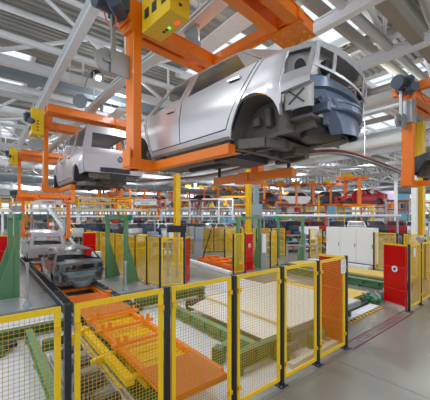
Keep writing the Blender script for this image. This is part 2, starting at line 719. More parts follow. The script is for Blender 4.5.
        for i in range(4):
            a0, a1 = math.pi/2*i, math.pi/2*(i+1)
            d.bar(c+Vector((0, .07*math.cos(a0), .07*math.sin(a0))), c+Vector((0, .07*math.cos(a1), .07*math.sin(a1))), .02)
    # rear panel, beam, floor and wheel housings
    xp = xr+.05
    b = P_('rear_panel')
    if S['kind'] == 'sedan':
        R = []
        for z, dx, yw in ((.54, .01, .69), (.50, -.05, .68), (.40, -.08, .61), (.385, -.04, .60), (.30, -.06, .53), (.285, -.11, .52), (.20, -.13, .45), (.185, -.09, .44), (.08, -.12, .35), (-.05, -.13, .26)):
            R.append([(xp+dx-.10*(1-(k/5)**2)+(.08 if abs(k) == 5 else 0), yw*k/5, z) for k in range(-5, 6)])
        b.grid(R, lambda i, j: i == 6 and j in (2, 7))
    yy = .66
    if S['kind'] != 'sedan':
        b.grid([[(xp-.05*(1-(k/5)**2), yy*k/5, z) for k in range(-5, 6)] for z in (.02, .14, .15, .28, S['zr1']+.02)])
    b.box(xp-.06, xp+.02, -.5, .5, .27, .31)
    for q in (-.36, -.18, 0, .18, .36):
        b.box(xp-.065, xp-.03, q-.05, q+.05, .04, .12)
    b = P_('bumper_beam')
    for a, c in zip(range(-6, 6), range(-5, 7)):
        x0, x1 = xp-.22+.14*(a/6)**2, xp-.22+.14*(c/6)**2
        b.bar((x0, .44*a/6, .24), (x1, .44*c/6, .24), .05, .11)
        b.bar((x0-.02, .44*a/6, .275), (x1-.02, .44*c/6, .275), .03, .02)
        b.bar((x0-.02, .44*a/6, .205), (x1-.02, .44*c/6, .205), .03, .02)
    for q in (-.45, .45):
        b.bar((xp-.12, q, .2), (xp+.05, q, .2), .1, .08)
    b = P_('floor_pan')
    b.box(AR+.02, wheelb-AR-.02, -.70, .70, 0, .035)
    b.box(-AR, AR+.02, -.47, .47, .05, .09)
    b.box(xp+.01, -AR, -.60, .60, .1, .13)
    b.box(wheelb-AR-.02, S['xfront']-.1, -.47, .47, .0, .035)
    b.bar((AR, 0, .02), (wheelb-.2, 0, .02), .24, .12)
    for s in (1, -1):
        b.bar((xp+.05, s*.42, .08), (.5, s*.42, .05), .08, .1)
        b.bar((.5, s*.55, -.01), (wheelb+.4, s*.42, .02), .09, .07)
        b.bar((AR+.02, s*.735, .045), (wheelb-AR-.02, s*.735, .045), .09, .09)
    for x in (.55, 1.1, 1.6):
        b.bar((x, -.6, -.01), (x, .6, -.01), .09, .05)
    for s in (1, -1):
        for cx in (0, wheelb):
            b = P_('wheel_housing|%d|%d' % (s, cx > 0))
            R = AR-.006
            tun = []
            for i in range(15):
                a = math.pi*(-.06+1.12*i/14)
                tun.append([(cx+R*math.cos(a), s*yv, AZ+R*math.sin(a)*S.get('arz', 1)) for yv in (ys(cx, .4)-.05, .62, .47)])
            b.grid(tun)
            c = [(cx+R*math.cos(math.pi*(-.06+1.12*i/14)), s*.47, AZ+R*math.sin(math.pi*(-.06+1.12*i/14))*S.get('arz', 1)) for i in range(15)]
            b.add(c, [tuple(range(15))])
            b.tube((cx-.05, s*.52, .12), (cx-.02, s*.5, .34), .05, 8)
            b.box(cx+.08, cx+.17, s*.53-.03, s*.53+.03, .16, .25)
    if detail:
        b = P_('spare_wheel_well')
        prof = [(.33, .16), (.325, .06), (.30, -.01), (.23, -.04), (0.001, -.05)]
        n = 28
        rows = [[(-.46+r*math.cos(2*math.pi*i/n)*.85, -.08+r*math.sin(2*math.pi*i/n)*1.25, z) for i in range(n+1)] for r, z in prof]
        b.grid(rows)
        b.bar((-.70, -.08, -.03), (-.24, -.08, -.06), .04, .02)
        for s in (1, -1):
            b = P_('side_box_panel|%d' % s)
            b.grid([[(x, s*y, z) for x, y in ((-.37, .72), (-.40, .745), (-.64, .70), (-.68, .66))] for z in (.17, .19, .385, .41)])
            q = [(-.44, .742, .22), (-.60, .712, .36), (-.60, .712, .22), (-.44, .742, .36)]
            g = P_('cross_groove|%d' % s)
            g.bar((q[0][0], s*q[0][1], q[0][2]), (q[1][0], s*q[1][1], q[1][2]), .014, .014)
            g.bar((q[2][0], s*q[2][1], q[2][2]), (q[3][0], s*q[3][1], q[3][2]), .014, .014)
        b = P_('rear_axle_frame')
        for s in (1, -1):
            L = [(.62, .62), (.32, .66), (.02, .52), (-.1, .3), (-.02, .1)]
            for (x0, y0), (x1, y1) in zip(L, L[1:]):
                b.bar((x0, s*y0, -.05), (x1, s*y1, -.05), .06, .11)
            b.bar((.55, s*.30, -.05), (-.05, s*.32, -.05), .06, .09)
            b.bar((.45, s*.64, -.05), (.30, s*.08, -.05), .06, .09)
        b.box(-.12, .6, -.5, .5, -.012, 0.0)
        b.bar((.35, -.66, -.07), (.35, .66, -.07), .07, .07)
        b = P_('fuel_tank')
        b.prism([(.55, -.03), (.6, -.14), (1.0, -.15), (1.08, -.03)], 'y', -.35, .42)
        b.tube((1.1, -.2, -.05), (2.3, -.2, -.05), .05, 10)
    # door handles
    mats = dict(S['mats'])
    mats.update(P)
    order = ['body_shell', 'front_door', 'rear_door', 'front_fender', 'bonnet', 'front_panel', 'trunk_lid', 'tailgate', 'door_mark', 'gap_shade_sheet', 'rear_panel', 'bumper_beam',
             'floor_pan', 'wheel_housing', 'spare_wheel_well', 'side_box_panel', 'rear_axle_frame', 'fuel_tank', 'tail_lamp_socket', 'side_glass']
    made = {}
    for k, mb in parts.items():
        base = k.split('|')[0]
        par = root
        if base == 'lamp_hole':
            continue
        if base == 'cross_groove':
            continue
        smooth = base not in ('floor_pan', 'rear_axle_frame', 'bumper_beam', 'door_mark')
        thin = base in ('body_shell', 'front_door', 'rear_door', 'front_fender', 'bonnet', 'trunk_lid', 'tailgate', 'rear_panel', 'tail_lamp_socket', 'side_box_panel')
        made[k] = mb.build(base, mats.get(base, mats['body_shell']), par, smooth=smooth, solid=.012 if thin else 0)
    for k in parts:
        q = k.split('|')
        if q[0] == 'lamp_hole':
            parts[k].build('lamp_hole', 'black', made['tail_lamp_socket|'+q[1]])
        if q[0] == 'cross_groove':
            parts[k].build('cross_groove', 'well', made['side_box_panel|'+q[1]])
    if detail:
        for s in (1, -1):
            for nm, xh in (('front_door', S['handles'][0]), ('rear_door', S['handles'][1])):
                k = nm+('|L' if s > 0 else '|R')
                if k in made:
                    z = top(xh)-.085
                    y = ys(xh, z)
                    h = MB()
                    h.bar((xh-.1, s*(y+.022), z), (xh+.1, s*(y+.022), z+.01), .022, .03)
                    h.bar((xh-.09, s*(y-.01), z), (xh-.09, s*(y+.025), z), .03, .028)
                    h.bar((xh+.09, s*(y-.01), z+.01), (xh+.09, s*(y+.025), z+.01), .03, .028)
                    h.build('door_handle', mats['body_shell'], made[k], bevel=.006)
                    MB().bar((xh-.07, s*(y+.004), z-.002), (xh+.07, s*(y+.004), z+.006), .01, .05).build('handle_recess', 'black', made[k])
    return root


SEDAN = dict(
    kind='sedan', wb=2.5, ar=.36, az=.08, xr=-.68, xt=-.74, zr0=.34, zr1=.40, xfront=3.15, taper_r=-.15, taper_f=2.45, kr=.13,
    yz=[(0, .765), (.05, .79), (.2, .82), (.38, .832), (.46, .835), (.5, .826), (.68, .808), (.80, .785), (.84, .765), (1.1, .635), (1.2, .56)],
    xmap=[(-.68, -.74), (-.36, -.46), (0, -.29), (.36, -.16), (.43, -.12), (1.34, 1.30), (2.08, 2.28), (2.14, 2.33), (2.86, 2.9), (3.15, 3.15)],
    belt=[(-.74, .79), (-.3, .83), (.1, .79), (.4, .765), (1.3, .725), (2.3, .69), (2.6, .66), (3.15, .54)],
    segs=[('tail', -.68, -.361, 6), ('arch', -.36, .36, 26), ('quarter', .361, .45, 2), ('gap', .45, .466, 1), ('rear_door', .466, 1.33, 10), ('gap', 1.33, 1.346, 1),
          ('front_door', 1.346, 2.07, 8), ('gap', 2.07, 2.086, 1), ('fender', 2.086, 2.139, 1), ('fender', 2.14, 2.86, 26), ('fender', 2.861, 3.15, 4)],
    gap_shade_span=(.4, 2.12), lamp_cols=True,
    rail=[(.22, 1.13), (.5, 1.175), (.9, 1.19), (1.4, 1.185), (1.75, 1.13), (1.9, 1.08)],
    upper=[(-.34, .22, 'p'), (-.12, .33, 'gap'), (-.105, .34, 'r'), (.10, .42, 'rw'), (1.17, 1.16, 'r'), (1.285, 1.24, 'gap'), (1.30, 1.25, 'f'), (1.39, 1.30, 'fw'),
           (2.14, 1.70, 'f'), (2.24, 1.80, 'p'), (2.36, 1.88, 'end')],
    roof=(.22, 1.88), cowl=2.36, deck=-.36, handles=(1.55, .26),
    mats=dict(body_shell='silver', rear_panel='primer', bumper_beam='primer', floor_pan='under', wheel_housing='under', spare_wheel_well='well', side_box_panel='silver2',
              rear_axle_frame='under', fuel_tank='dark', tail_lamp_socket='silver2', gap_shade_sheet='black', door_mark='black', side_glass='black'))
VAN = dict(
    kind='van', wb=2.6, ar=.35, az=.08, xr=-.70, xt=-.72, zr0=.14, zr1=.16, xfront=3.25, taper_r=-.35, taper_f=2.6, kr=.05,
    yz=[(0, .765), (.05, .79), (.2, .815), (.4, .83), (.7, .82), (.8, .80), (1.3, .70), (1.5, .64)],
    xmap=[(-.70, -.72), (-.35, -.37), (.35, .33), (1.36, 1.36), (2.15, 2.3), (3.25, 3.25)],
    belt=[(-.72, .80), (1.3, .78), (2.35, .74), (3.25, .56)],
    segs=[('quarter', -.70, -.351, 3), ('arch', -.35, .35, 20), ('quarter', .351, .45, 2), ('gap', .45, .466, 1), ('rear_door', .466, 1.35, 6), ('gap', 1.35, 1.366, 1),
          ('front_door', 1.366, 2.15, 6), ('gap', 2.15, 2.166, 1), ('fender', 2.166, 2.249, 1), ('fender', 2.25, 2.95, 20), ('fender', 2.951, 3.25, 3)],
    gap_shade_span=(.4, 2.2),
    rail=[(-.62, 1.36), (-.3, 1.40), (.6, 1.44), (1.4, 1.42), (1.85, 1.32)],
    rearx=[(.1, -.74), (.7, -.75), (.8, -.73), (1.4, -.62)],
    upper=[(-.72, -.62, 'p'), (-.58, -.5, 'pw'), (.28, .30, 'p'), (.44, .42, 'r'), (.52, .48, 'rw'), (1.26, 1.22, 'r'), (1.345, 1.28, 'f'), (1.42, 1.34, 'fw'), (2.1, 1.7, 'f'),
           (2.26, 1.78, 'p'), (2.38, 1.85, 'end')],
    roof=(-.62, 1.85), cowl=2.38, handles=(1.6, .7),
    mats=dict(body_shell='vanpaint', rear_panel='under', bumper_beam='dark', floor_pan='under', wheel_housing='well', spare_wheel_well='well', side_box_panel='under',
              rear_axle_frame='under', fuel_tank='dark', gap_shade_sheet='black', door_mark='black', side_glass='black'))

CAR_Z = 3.82
main_car = car('sedan_body', SEDAN, {}, (3.205, 2.39, CAR_Z), math.radians(95.7),
               'large silver sedan body hanging overhead in the orange carrier, seen from behind and below', 'car body')
van_car = car('van_body', VAN, {}, (2.95, 9.0, 3.9), math.radians(91), 'pale silver van body hanging in the second orange carrier at the left', 'car body')
van_car.scale = (1.05, 1.05, 1.06)


# ------------------------------------------------------------------ overhead carriers
def carrier(loc, rz, label, detail=True, group='overhead carriers on the monorail', box_x=1.6, arm=(2.36, .48), rarm=(2.25, .48), empty_low=False, box='side', box_z=1.8, yp=1.13):
    """local frame as the cars': x forward, y left"""
    t = empty('overhead_carrier', loc, rz, label, 'carrier', group)
    px = arm[0]-.10
    # left C: post, foot, arm
    b = MB()
    b.bar((px, yp, -.22), (px, yp, 2.12), .25, .14, up=(0, 1, 0))
    b.build('post', 'orange', t, bevel=.012)
    b = MB()
    b.box(px-.18, px+.18, yp-.18, yp+.18, 2.02, 2.36)
    b.prism([(px-.18, 2.02), (px+.18, 2.02), (px+.11, 1.9), (px-.11, 1.9)], 'y', yp-.14, yp+.14)
    b.build('post_head', 'orange', t, bevel=.012)
    b = MB()
    b.box(px-.11, px+.11, .74, yp+.11, -.22, -.05)
    b.box(px-.12, px+.12, yp+.105, yp+.132, -.19, .1)
    b.build('foot', 'orange', t, bevel=.01)
    b = MB()
    b.bar((px+.11, .78, -.135), (arm[1], .78, -.125), .13, .13)
    b.box(arm[1]-.12, arm[1]+.25, .74, .82, -.20, -.19)
    b.build('arm', 'orange', t, bevel=.008)
    for x in (arm[1]+.1, px-.25):
        MB().box(x-.05, x+.05, .70, .76, -.06, .0).tube((x, .72, -.12), (x, .72, .0), .028, 8).build('support_pin', 'dark', t)
    # right C
    xm = (rarm[0]+rarm[1])/2
    b = MB()
    b.bar((xm+.1, -1.05, -.3), (xm+.1, -1.05, 2.1), .18, .2, up=(0, 1, 0))
    b.build('post', 'orange', t, bevel=.01)
    b = MB()
    b.box(xm, xm+.22, -1.12, -.6, -.34, -.16)
    b.build('foot', 'orange', t, bevel=.01)
    b = MB()
    b.bar((rarm[0], -.70, -.25), (rarm[1], -.70, -.25), .14, .14)
    b.box(xm-.2, xm+.3, -.78, -.6, -.36, -.32)
    b.build('arm', 'orange', t, bevel=.008)
    for x in (rarm[0]-.1, rarm[1]+.1):
        MB().tube((x, -.70, -.2), (x, -.70, 0), .03, 8).build('support_pin', 'dark', t)
    # top frame
    zt = 2.06
    for x in (2.16, 2.42, .70, .36):
        b = MB()
        y0 = yp-.08 if x > 1 else 1.5
        b.bar((x, y0, zt), (x, -.95, zt), .14, .19)
        b.bar((x, y0, zt-.1), (x, -.95, zt-.1), .18, .015)
        b.bar((x, y0, zt+.1), (x, -.95, zt+.1), .18, .015)
        b.build('cross_beam', 'orange', t)
    b = MB()
    b.bar((2.5, -.52, zt+.01), (.25, -.52, zt+.01), .16, .16)
    b.build('long_beam', 'orange', t, bevel=.008)
    b = MB()
    b.box(.25, .82, -.98, -.45, zt-.125, zt-.11)
    pl = b.build('bolt_plate', 'orange', t)
    for i in range(4):
        for j in range(3):
            MB().tube((.32+i*.14, -.55-j*.17, zt-.15), (.32+i*.14, -.55-j*.17, zt-.12), .02, 6).build('bolt', 'brass', pl)
    # trolleys running on the rail above
    for x in (2.3, .53):
        b = MB()
        b.box(x-.2, x+.2, -.15, .15, zt+.12, zt+.22)
        b.bar((x, -.1, zt+.2), (x, -.1, zt+.62), .05, .3)
        for q in (-.13, .13):
            b.tube((x+q, -.14, zt+.55), (x+q, -.06, zt+.55), .07, 12)
        b.build('trolley', 'steel', t)
    # control box
    if box == 'none':
        pass
    elif box == 'silver':
        MB().box(px-.14, px+.14, 1.0, 1.27, 1.35, 1.92).build('post_box', 'steel', t, bevel=.01)
        b = MB()
        for q in range(4):
            b.box(px-.12+q*.065, px-.08+q*.065, 1.02, 1.24, 1.92, 2.05)
        MB().bar((2.6, 1.12, 2.22), (-1.2, 1.12, 2.22), .16, .2).build('long_beam', 'orange', t)
        b.build('cable_bundle', 'dark', t)
    else:
        zb = box_z
        if box == 'side':
            bx, y0, y1 = box_x, .82, 1.16
        else:
            bx, y0, y1 = px-.04, yp+.09, yp+.45
            zb -= .15
        hw = .36 if box == 'side' else .27
        b = MB()
        b.box(bx-hw, bx+hw, y0, y1, zb, zb+(.66 if box == 'side' else .85))
        cb = b.build('control_box', 'yellow', t, bevel=.012)
        for x in (bx-hw*.6, bx+.02, bx+hw*.6):
            MB().box(x-.055, x+.055, y1, y1+.007, zb+.16, zb+.3).build('window', 'dark', cb)
        for x in (bx+.1, bx+.03):
            MB().box(x-.02, x+.02, y0+.1, y0+.14, zb-.008, zb).build('button', 'dark', cb)
        for q in range(4):
            MB().box(bx-hw-.006, bx-hw, (y0+y1)/2-.025, (y0+y1)/2+.025, zb+.12+q*.1, zb+.16+q*.1).build('button', 'dark', cb)
        MB().box(bx-.05, bx-.02, y0+.1, y0+.14, zb-.01, zb).build('indicator', 'greenled', cb)
        MB().box(bx-.25*hw/.36, bx-.17*hw/.36, y0+.08, y0+.13, zb-.008, zb).build('indicator', 'redled', cb)
    # drive motor
    b = MB()
    b.tube((px+.02, yp-1.13+1.34, 2.28), (px+.02, yp-1.13+1.74, 2.22), .14, 16)
    for q in range(6):
        y = 1.42+q*.05
        y += yp-1.13
        b.tube((px+.02, y, 2.27), (px+.02, y+.015, 2.268), .16, 16)
    b.box(px-.2, px+.16, yp+.17, yp+.35, 2.1, 2.42)
    b.tube((px-.1, yp+.27, 2.06), (px-.32, yp+.49, 2.06), .1, 12)
    mo = b.build('drive_motor', 'motor', t)
    b = MB()
    pts = [(px-.02+.13*math.sin(a), 1.52+.12*math.cos(a)*.6, 2.02+.12*math.cos(a)) for a in [q*math.pi/6 for q in range(12)]]
    b.path(pts, .012, 5)
    b.build('cable', 'pinkish', mo)
    b = MB()
    pts = [(px-.2, .98, 2.2), (px-.24, .95, 2.0), (px-.3, .93, 1.86), (px-.42, .92, 1.84), (px-.5, .92, 2.0)]
    b.path(pts, .013, 5)
    b.build('cable', 'pinkish', t)
    b = MB()
    b.box(px+.0, px+.03, 1.2, 1.5, 1.2, 1.56)
    b.tube((px+.05, 1.55, 1.38), (px+.08, 1.55, 1.38), .17, 18)
    b.bar((px+.04, 1.2, 1.38), (px+.04, 1.6, 1.38), .05, .05)
    b.bar((px+.04, 1.45, 1.5), (px+.04, 1.45, 2.1), .06, .06)
    b.build('guide_roller', 'steel', t)
    return t


MAIN_RZ = math.radians(95.7)
carrier((3.22, 2.24, CAR_Z), MAIN_RZ, 'orange overhead carrier with C-shaped arms holding the large silver sedan body')
carrier((2.95, 9.1, 3.9), math.radians(91), 'orange overhead carrier with a yellow control box holding the pale silver van body', box='post', yp=1.22)
carrier((2.95, 16.3, 3.9), math.radians(90), 'empty orange carrier behind the hanging van, seen at the far left', box='post', yp=1.4)
carrier((2.95, 17.4, 1.9), math.radians(90), 'lowered orange carrier with open arms above the van body on the floor line', box='none')
car_r = copy_tree(main_car)
car_r.location = (10.3, -.1, CAR_Z+.22)
car_r.rotation_euler = (0, 0, math.radians(82))
car_r.name = 'sedan_body'
tag(car_r, 'dark car body at the right edge, held by the orange carrier beside a yellow column', 'car body')
repaint(car_r, {'silver_body': 'cardark'})
carrier((9.35, .3, CAR_Z), math.radians(88), 'orange overhead carrier at the right edge with a silver box on its post', box='silver')

# monorail over the main line and the brown curved rail
def rail(pts, name, m1, m2, label, cat='rail', hang=True):
    t = empty(name, (0, 0, 0), 0, label, cat)
    b, c, g = MB(), MB(), MB()
    up = Vector((0, 0, 1))
    run = 0
    for a, d in zip(pts, pts[1:]):
        a, d = Vector(a), Vector(d)
        b.bar(a+up*.06, d+up*.06, .2, .04)
        c.bar(a, d, .06, .12)
        g.bar(a-up*.07, d-up*.07, .26, .03)
        n = 0
        L = (d-a).length
        while hang and run < L:
            q = a.lerp(d, run/L)
            MB().tube(q+up*.06, (q.x, q.y, max(q.z+.3, 7.75)), .016, 6).build('hanger_rod', 'white', t)
            run += 4.5
        run -= L
    b.build('top_flange', m1, t)
    c.build('web', m1, t)
    g.build('bottom_flange', m2, t)
    return t


rail([(3.1, 1.2, 6.5), (3.1, 5.5, 6.5), (2.95, 8, 6.58), (2.95, 24, 6.58)], 'monorail', 'white2', 'white2', 'straight pale monorail running above the silver sedan and the van')


def at_depth(px, py, d):
    X, Z = (px-215)/289*d, (216-py)/289*d
    c, s = math.cos(TH), math.sin(TH)
    return (X*c+d*s, -X*s+d*c, CAM_H+Z)


pts = []
KN = [(135, 171.5, 22), (200, 171, 19), (245, 166.5, 15.4), (290, 156, 12.6), (335, 150.5, 11.6), (372, 160, 13.6), (404, 172.5, 17.5), (440, 185, 24)]
for i in range(57):
    f = i/8
    k = min(6, int(f))
    g = f-k
    P0, P1, P2, P3 = KN[max(0, k-1)], KN[k], KN[k+1], KN[min(7, k+2)]
    q = [.5*(2*P1[j]+(P2[j]-P0[j])*g+(2*P0[j]-5*P1[j]+4*P2[j]-P3[j])*g*g+(3*P1[j]-P0[j]-3*P2[j]+P3[j])*g**3) for j in range(3)]
    x, y, z = at_depth(*q)
    pts.append((x, y, 5.45))
rail(pts, 'curved_rail', 'brown', 'bluegrey', 'curved brown overhead rail sweeping behind and below the silver sedan')


# ------------------------------------------------------------------ front safety fence
def panel_proto_(wd, H=2.0, z0=.1, cell=.04, wire=.0036, m='yellow'):
    t = empty('safety_fence', (0, 0, 0))
    b = MB()
    fw, ft = .055, .03
    b.box(0, wd, -ft/2, ft/2, H-fw, H)
    b.box(0, wd, -ft/2, ft/2, z0, z0+fw)
    b.box(0, fw, -ft/2, ft/2, z0+fw, H-fw)
    b.box(wd-fw, wd, -ft/2, ft/2, z0+fw, H-fw)
    b.build('frame', m, t)
    b = MB()
    n = max(2, round((wd-2*fw)/cell))
    for i in range(1, n):
        x = fw+(wd-2*fw)*i/n
        b.box(x-wire/2, x+wire/2, -wire/2, wire/2, z0+fw, H-fw)
    n = round((H-z0-2*fw)/cell)
    for i in range(1, n):
        z = z0+fw+(H-z0-2*fw)*i/n
        b.box(fw, wd-fw, -wire/2+.002, wire/2+.002, z-wire/2, z+wire/2)
    b.build('wire_mesh', 'wire' if wire < .006 else m, t)
    for x in (.0, wd):
        for z in (.35, 1.78):
            s = 1 if x == 0 else -1
            c = MB().box(min(x, x+s*.06), max(x, x+s*.06), -.045, -.015, z-.03, z+.03)
            c.build('clip', 'yellow2', t)
    return t


def add_post(t, x, H=2.0):
    p = MB().box(x-.03, x+.03, -.03, .03, 0.012, H+.01).build('post', 'black', t)
    MB().box(x-.09, x+.09, -.075, .075, 0, .012).build('foot_plate', 'black', p)
    for q in (-.065, .065):
        MB().tube((x+q, -.045, .012), (x+q, -.045, .03), .014, 6).build('anchor_bolt', 'steel', p)


PROTO = {}


def fence_panel(p0, p1, label, group='yellow mesh fence panels', kw=None, gap=.06, posts='r'):
    """one fence section between two post positions, with its own post(s)"""
    kw = kw or {}
    p0, p1 = Vector((*p0, 0)), Vector((*p1, 0))
    d = p1-p0
    L = round(d.length-2*gap, 2)
    key = (L, tuple(sorted(kw.items())), posts)
    if key in PROTO:
        t = copy_tree(PROTO[key])
    else:
        t = PROTO[key] = panel_proto_(L, **kw)
        if 'r' in posts:
            add_post(t, L+gap)
        if 'l' in posts:
            add_post(t, -gap)
    t.location = p0+d.normalized()*gap
    t.rotation_euler = (0, 0, math.atan2(d.y, d.x))
    return tag(t, label, 'fence', group)


FV = 3.1
ORD = ['leftmost', 'second', 'third', 'fourth', 'fifth', 'sixth', 'seventh', 'eighth', 'ninth', 'tenth']
us = [-.45, .65, 1.75, 2.85, 3.95, 5.05, 6.15]
names = ['at the left edge in front of the green beam', 'in front of the orange and yellow lifting table', 'in front of the orange end plate of the lifting table',
         'in front of the wide beige conveyor table', 'with the grey motor box behind it', 'carrying a white notice, last before the floor warning']
for i, (a, c) in enumerate(zip(us, us[1:])):
    fence_panel((a, FV), (c, FV), 'front yellow mesh fence ' + names[i], 'front row of yellow mesh fences')
n_ = tag(MB().box(5.86, 6.06, 3.055, 3.06, 1.66, 1.94).build('notice_sheet', 'paper'), 'white paper notice on the last front fence panel', 'notice')
b = MB()
for i, z in enumerate((1.9, 1.87, 1.84, 1.79, 1.76, 1.73, 1.70)):
    b.box(5.88, 6.04-.02*(i % 3), 3.0535, 3.055, z-.006, z+.004)
b.build('print_line', 'grey', n_)


def red_panel(p0, p1, label, sign=True, H=1.99, side=-1, frame=True, sg=(.55, 1.05)):
    p0, p1 = Vector((*p0, 0)), Vector((*p1, 0))
    d = p1-p0
    L = d.length
    t = empty('red_screen', p0, math.atan2(d.y, d.x), label, 'screen', 'red protective screens')
    MB().box(.03, L, -.004, .004, .12, H-.05).build('red_sheet', 'redsheet', t)
    b = MB()
    b.box(.03, L, -.016, .016, H-.05, H)
    b.build('top_strip', 'yellow', t)
    b = MB()
    b.box(.03, .075, -.018, .018, .0, H-.05)
    b.box(L-.03, L, -.012, .012, .0, H-.05)
    b.box(.03, L, -.012, .012, .1, .13)
    for z in (.55, 1.25):
        b.box(.075, L-.03, -.008, .008, z, z+.03)
    b.build('red_frame', 'red', t)
    if sign:
        x = sg[0]*L
        z = sg[1]
        b = MB().tube((x, side*.006, z), (x, side*.014, z), .1, 20)
        q = b.build('round_sign', 'paper', t)
        b = MB()
        b.tube((x, side*.014, z), (x, side*.018, z), .045, 12)
        b.bar((x-.05, side*.016, z+.04), (x+.05, side*.016, z-.05), .025, .004)
        b.build('sign_symbol', 'black', q)
    return t


red_panel((6.15, 3.14), (6.15, 3.74), 'red translucent screen folded back behind the last front fence panel', sg=(.5, 1.45))
red_panel((10.02, 3.14), (10.3, 3.92), 'red translucent screen with a round white sign beside the right fence post', side=1, sg=(.52, 1.2))
b = MB()
b.tube((6.32, 3.5, 1.5), (6.36, 3.5, 1.5), .16, 20)

# floor warning
b = MB()
b.box(6.2, 9.95, 3.2, 3.232, 0, .002)
b.box(6.2, 9.95, 2.95, 2.982, 0, .002)
b.box(6.2, 6.23, 2.982, 3.2, 0, .002)
b.box(9.92, 9.95, 2.982, 3.2, 0, .002)
tag(b.build('floor_marking', 'redpaint'), 'dark red line frame painted on the grey floor between the fence posts', 'floor marking')
tx = empty('floor_lettering', (8.0, 3.09, .002), 0)
for wd_, x in (('СТОП!', -.93), ('ОПАСНАЯ', .06), ('ЗОНА', 1.0)):
    text_mesh('word', wd_, .2, 'redpaint', tx, .001, sx=1.12).location.x = x
tag(tx, 'dark red warning words painted inside the floor frame', 'floor lettering')

# right fence: posts and panels going right
ru = [10.0, 11.05, 12.1, 13.15, 14.2]
for i, (a, c) in enumerate(zip(ru, ru[1:])):
    fence_panel((a, FV), (c, FV), 'yellow mesh fence right of the red screen, %s from the opening' % (['first', 'second', 'third', 'fourth'][i]), 'right row of yellow mesh fences', posts='lr' if i == 0 else 'r')
n_ = tag(MB().box(10.2, 10.36, 3.04, 3.05, 1.62, 1.9).build('notice_sheet', 'paper'), 'white paper notice on the fence panel right of the red screen', 'notice')

# ------------------------------------------------------------------ back fences
def fence_run(pts, lab, group, kw=None):
    for i, (a, c) in enumerate(zip(pts, pts[1:])):
        n = len(pts)-1
        fence_panel(a, c, 'yellow mesh fence %s%s' % (lab, ', %s in its row' % ORD[i].replace('leftmost', 'first') if n > 1 else ''), group if n > 1 else None, kw, posts='lr' if i == 0 else 'r')


KW = dict(cell=.05, wire=.0095)
fence_run([(5.5, 10.3), (5.42, 11.3), (5.34, 12.3), (5.26, 13.3), (5.2, 14.4), (5.15, 15.5), (5.1, 16.6), (5.05, 17.7), (5.0, 18.8)], 'beside the floor line', 'fence along the floor line', kw=KW)
fence_panel((5.5, 10.3), (6.42, 9.95), 'yellow mesh fence at the aisle corner, joined to a narrow red screen', None, dict(cell=.05, wire=.008))
red_panel((6.5, 9.95), (7.05, 10.5), 'narrow red screen in the middle left of the grey cabinets', sign=False)
fence_run([(9.5, 10.36), (10.3, 10.38)], 'left of the red screen by the middle green portal', 'middle fence', kw=KW)
red_panel((10.32, 10.38), (11.0, 10.5), 'red screen with a white sign beside the middle green portal', sg=(.55, 1.35), side=-1)
fence_run([(12.45, 10.55), (13.3, 10.75)], 'right of the middle green portal', 'middle fence', kw=KW)
fence_run([(12.6, 14.6), (13.7, 14.2), (14.8, 13.8), (15.9, 13.4), (17.0, 13.0)], 'behind the middle green portal', 'fence behind the middle portal', kw=KW)
fence_run([(12.4, 19.4), (14.4, 18.0), (16.4, 16.6)], 'behind the grey cabinets', 'fence behind the grey cabinets', kw=dict(cell=.06, wire=.015))
fence_run([(17.2, 11.2), (17.2, 10.2)], 'left of the white cabinets', 'fence left of the white cabinets', kw=KW)
fence_run([(16.2, 6.65), (16.1, 5.5)], 'right of the white cabinets', 'fence right of the white cabinets', kw=KW)
fence_run([(15.9, 5.2), (15.6, 4.2), (15.3, 3.15)], 'in front of the right yellow column', 'fence in front of the right yellow column', kw=dict(cell=.06, wire=.015))
fence_run([(-2.2, 16.5), (-1.2, 16.5), (-.2, 16.5), (.8, 16.5)], 'behind the left green portal', 'fence behind the left portal', kw=KW)
fence_run([(.9, 17.0), (.9, 18.2), (.9, 19.4)], 'far left beside the red screen', 'fence far left', kw=KW)


# ------------------------------------------------------------------ green portals
def portal(p0, p1, H, label, tri=1, flag=True):
    """two legs with wedge feet and a cross beam from p0 to p1"""
    p0, p1 = Vector((*p0, 0)), Vector((*p1, 0))
    d = p1-p0
    L = d.length
    t = empty('green_portal', p0, math.atan2(d.y, d.x), label, 'portal', 'green steel portals')
    for x in (0, L):
        b = MB()
        b.box(x-.065, x+.065, -.08, .08, .02, H-.15)
        b.prism([(-.09, .02), (-.62*tri, .02), (-.62*tri, .10), (-.09, 1.75)] if tri > 0 else [(.09, .02), (-.62*tri, .02), (-.62*tri, .10), (.09, 1.75)], 'x', x-.035, x+.035)
        b.box(x-.2, x+.2, min(-.1, -.65*tri), max(.1, -.65*tri), 0, .025)
        b.build('leg', 'green', t)
    MB().box(-.12, L+.12, -.08, .08, H-.15, H).build('cross_beam', 'green', t)
    if flag:
        MB().box(-.3, .12, -.13, -.1, H-.2, H+.03).build('sign_plate', 'teal', t)
    return t


portal((.95, 12.3), (.85, 13.7), 2.95, 'green steel portal with wedge feet at the left edge beside the floor line', tri=-1)
portal((4.75, 11.9), (4.45, 13.3), 2.9, 'green steel portal between the floor line and the yellow fence', tri=1)
portal((10.4, 11.0), (11.95, 10.9), 2.85, 'middle green steel portal behind the red screen', tri=-1, flag=False)
portal((15.7, 12.6), (15.7, 10.7), 2.85, 'green steel portal left of the white cabinets', tri=1)

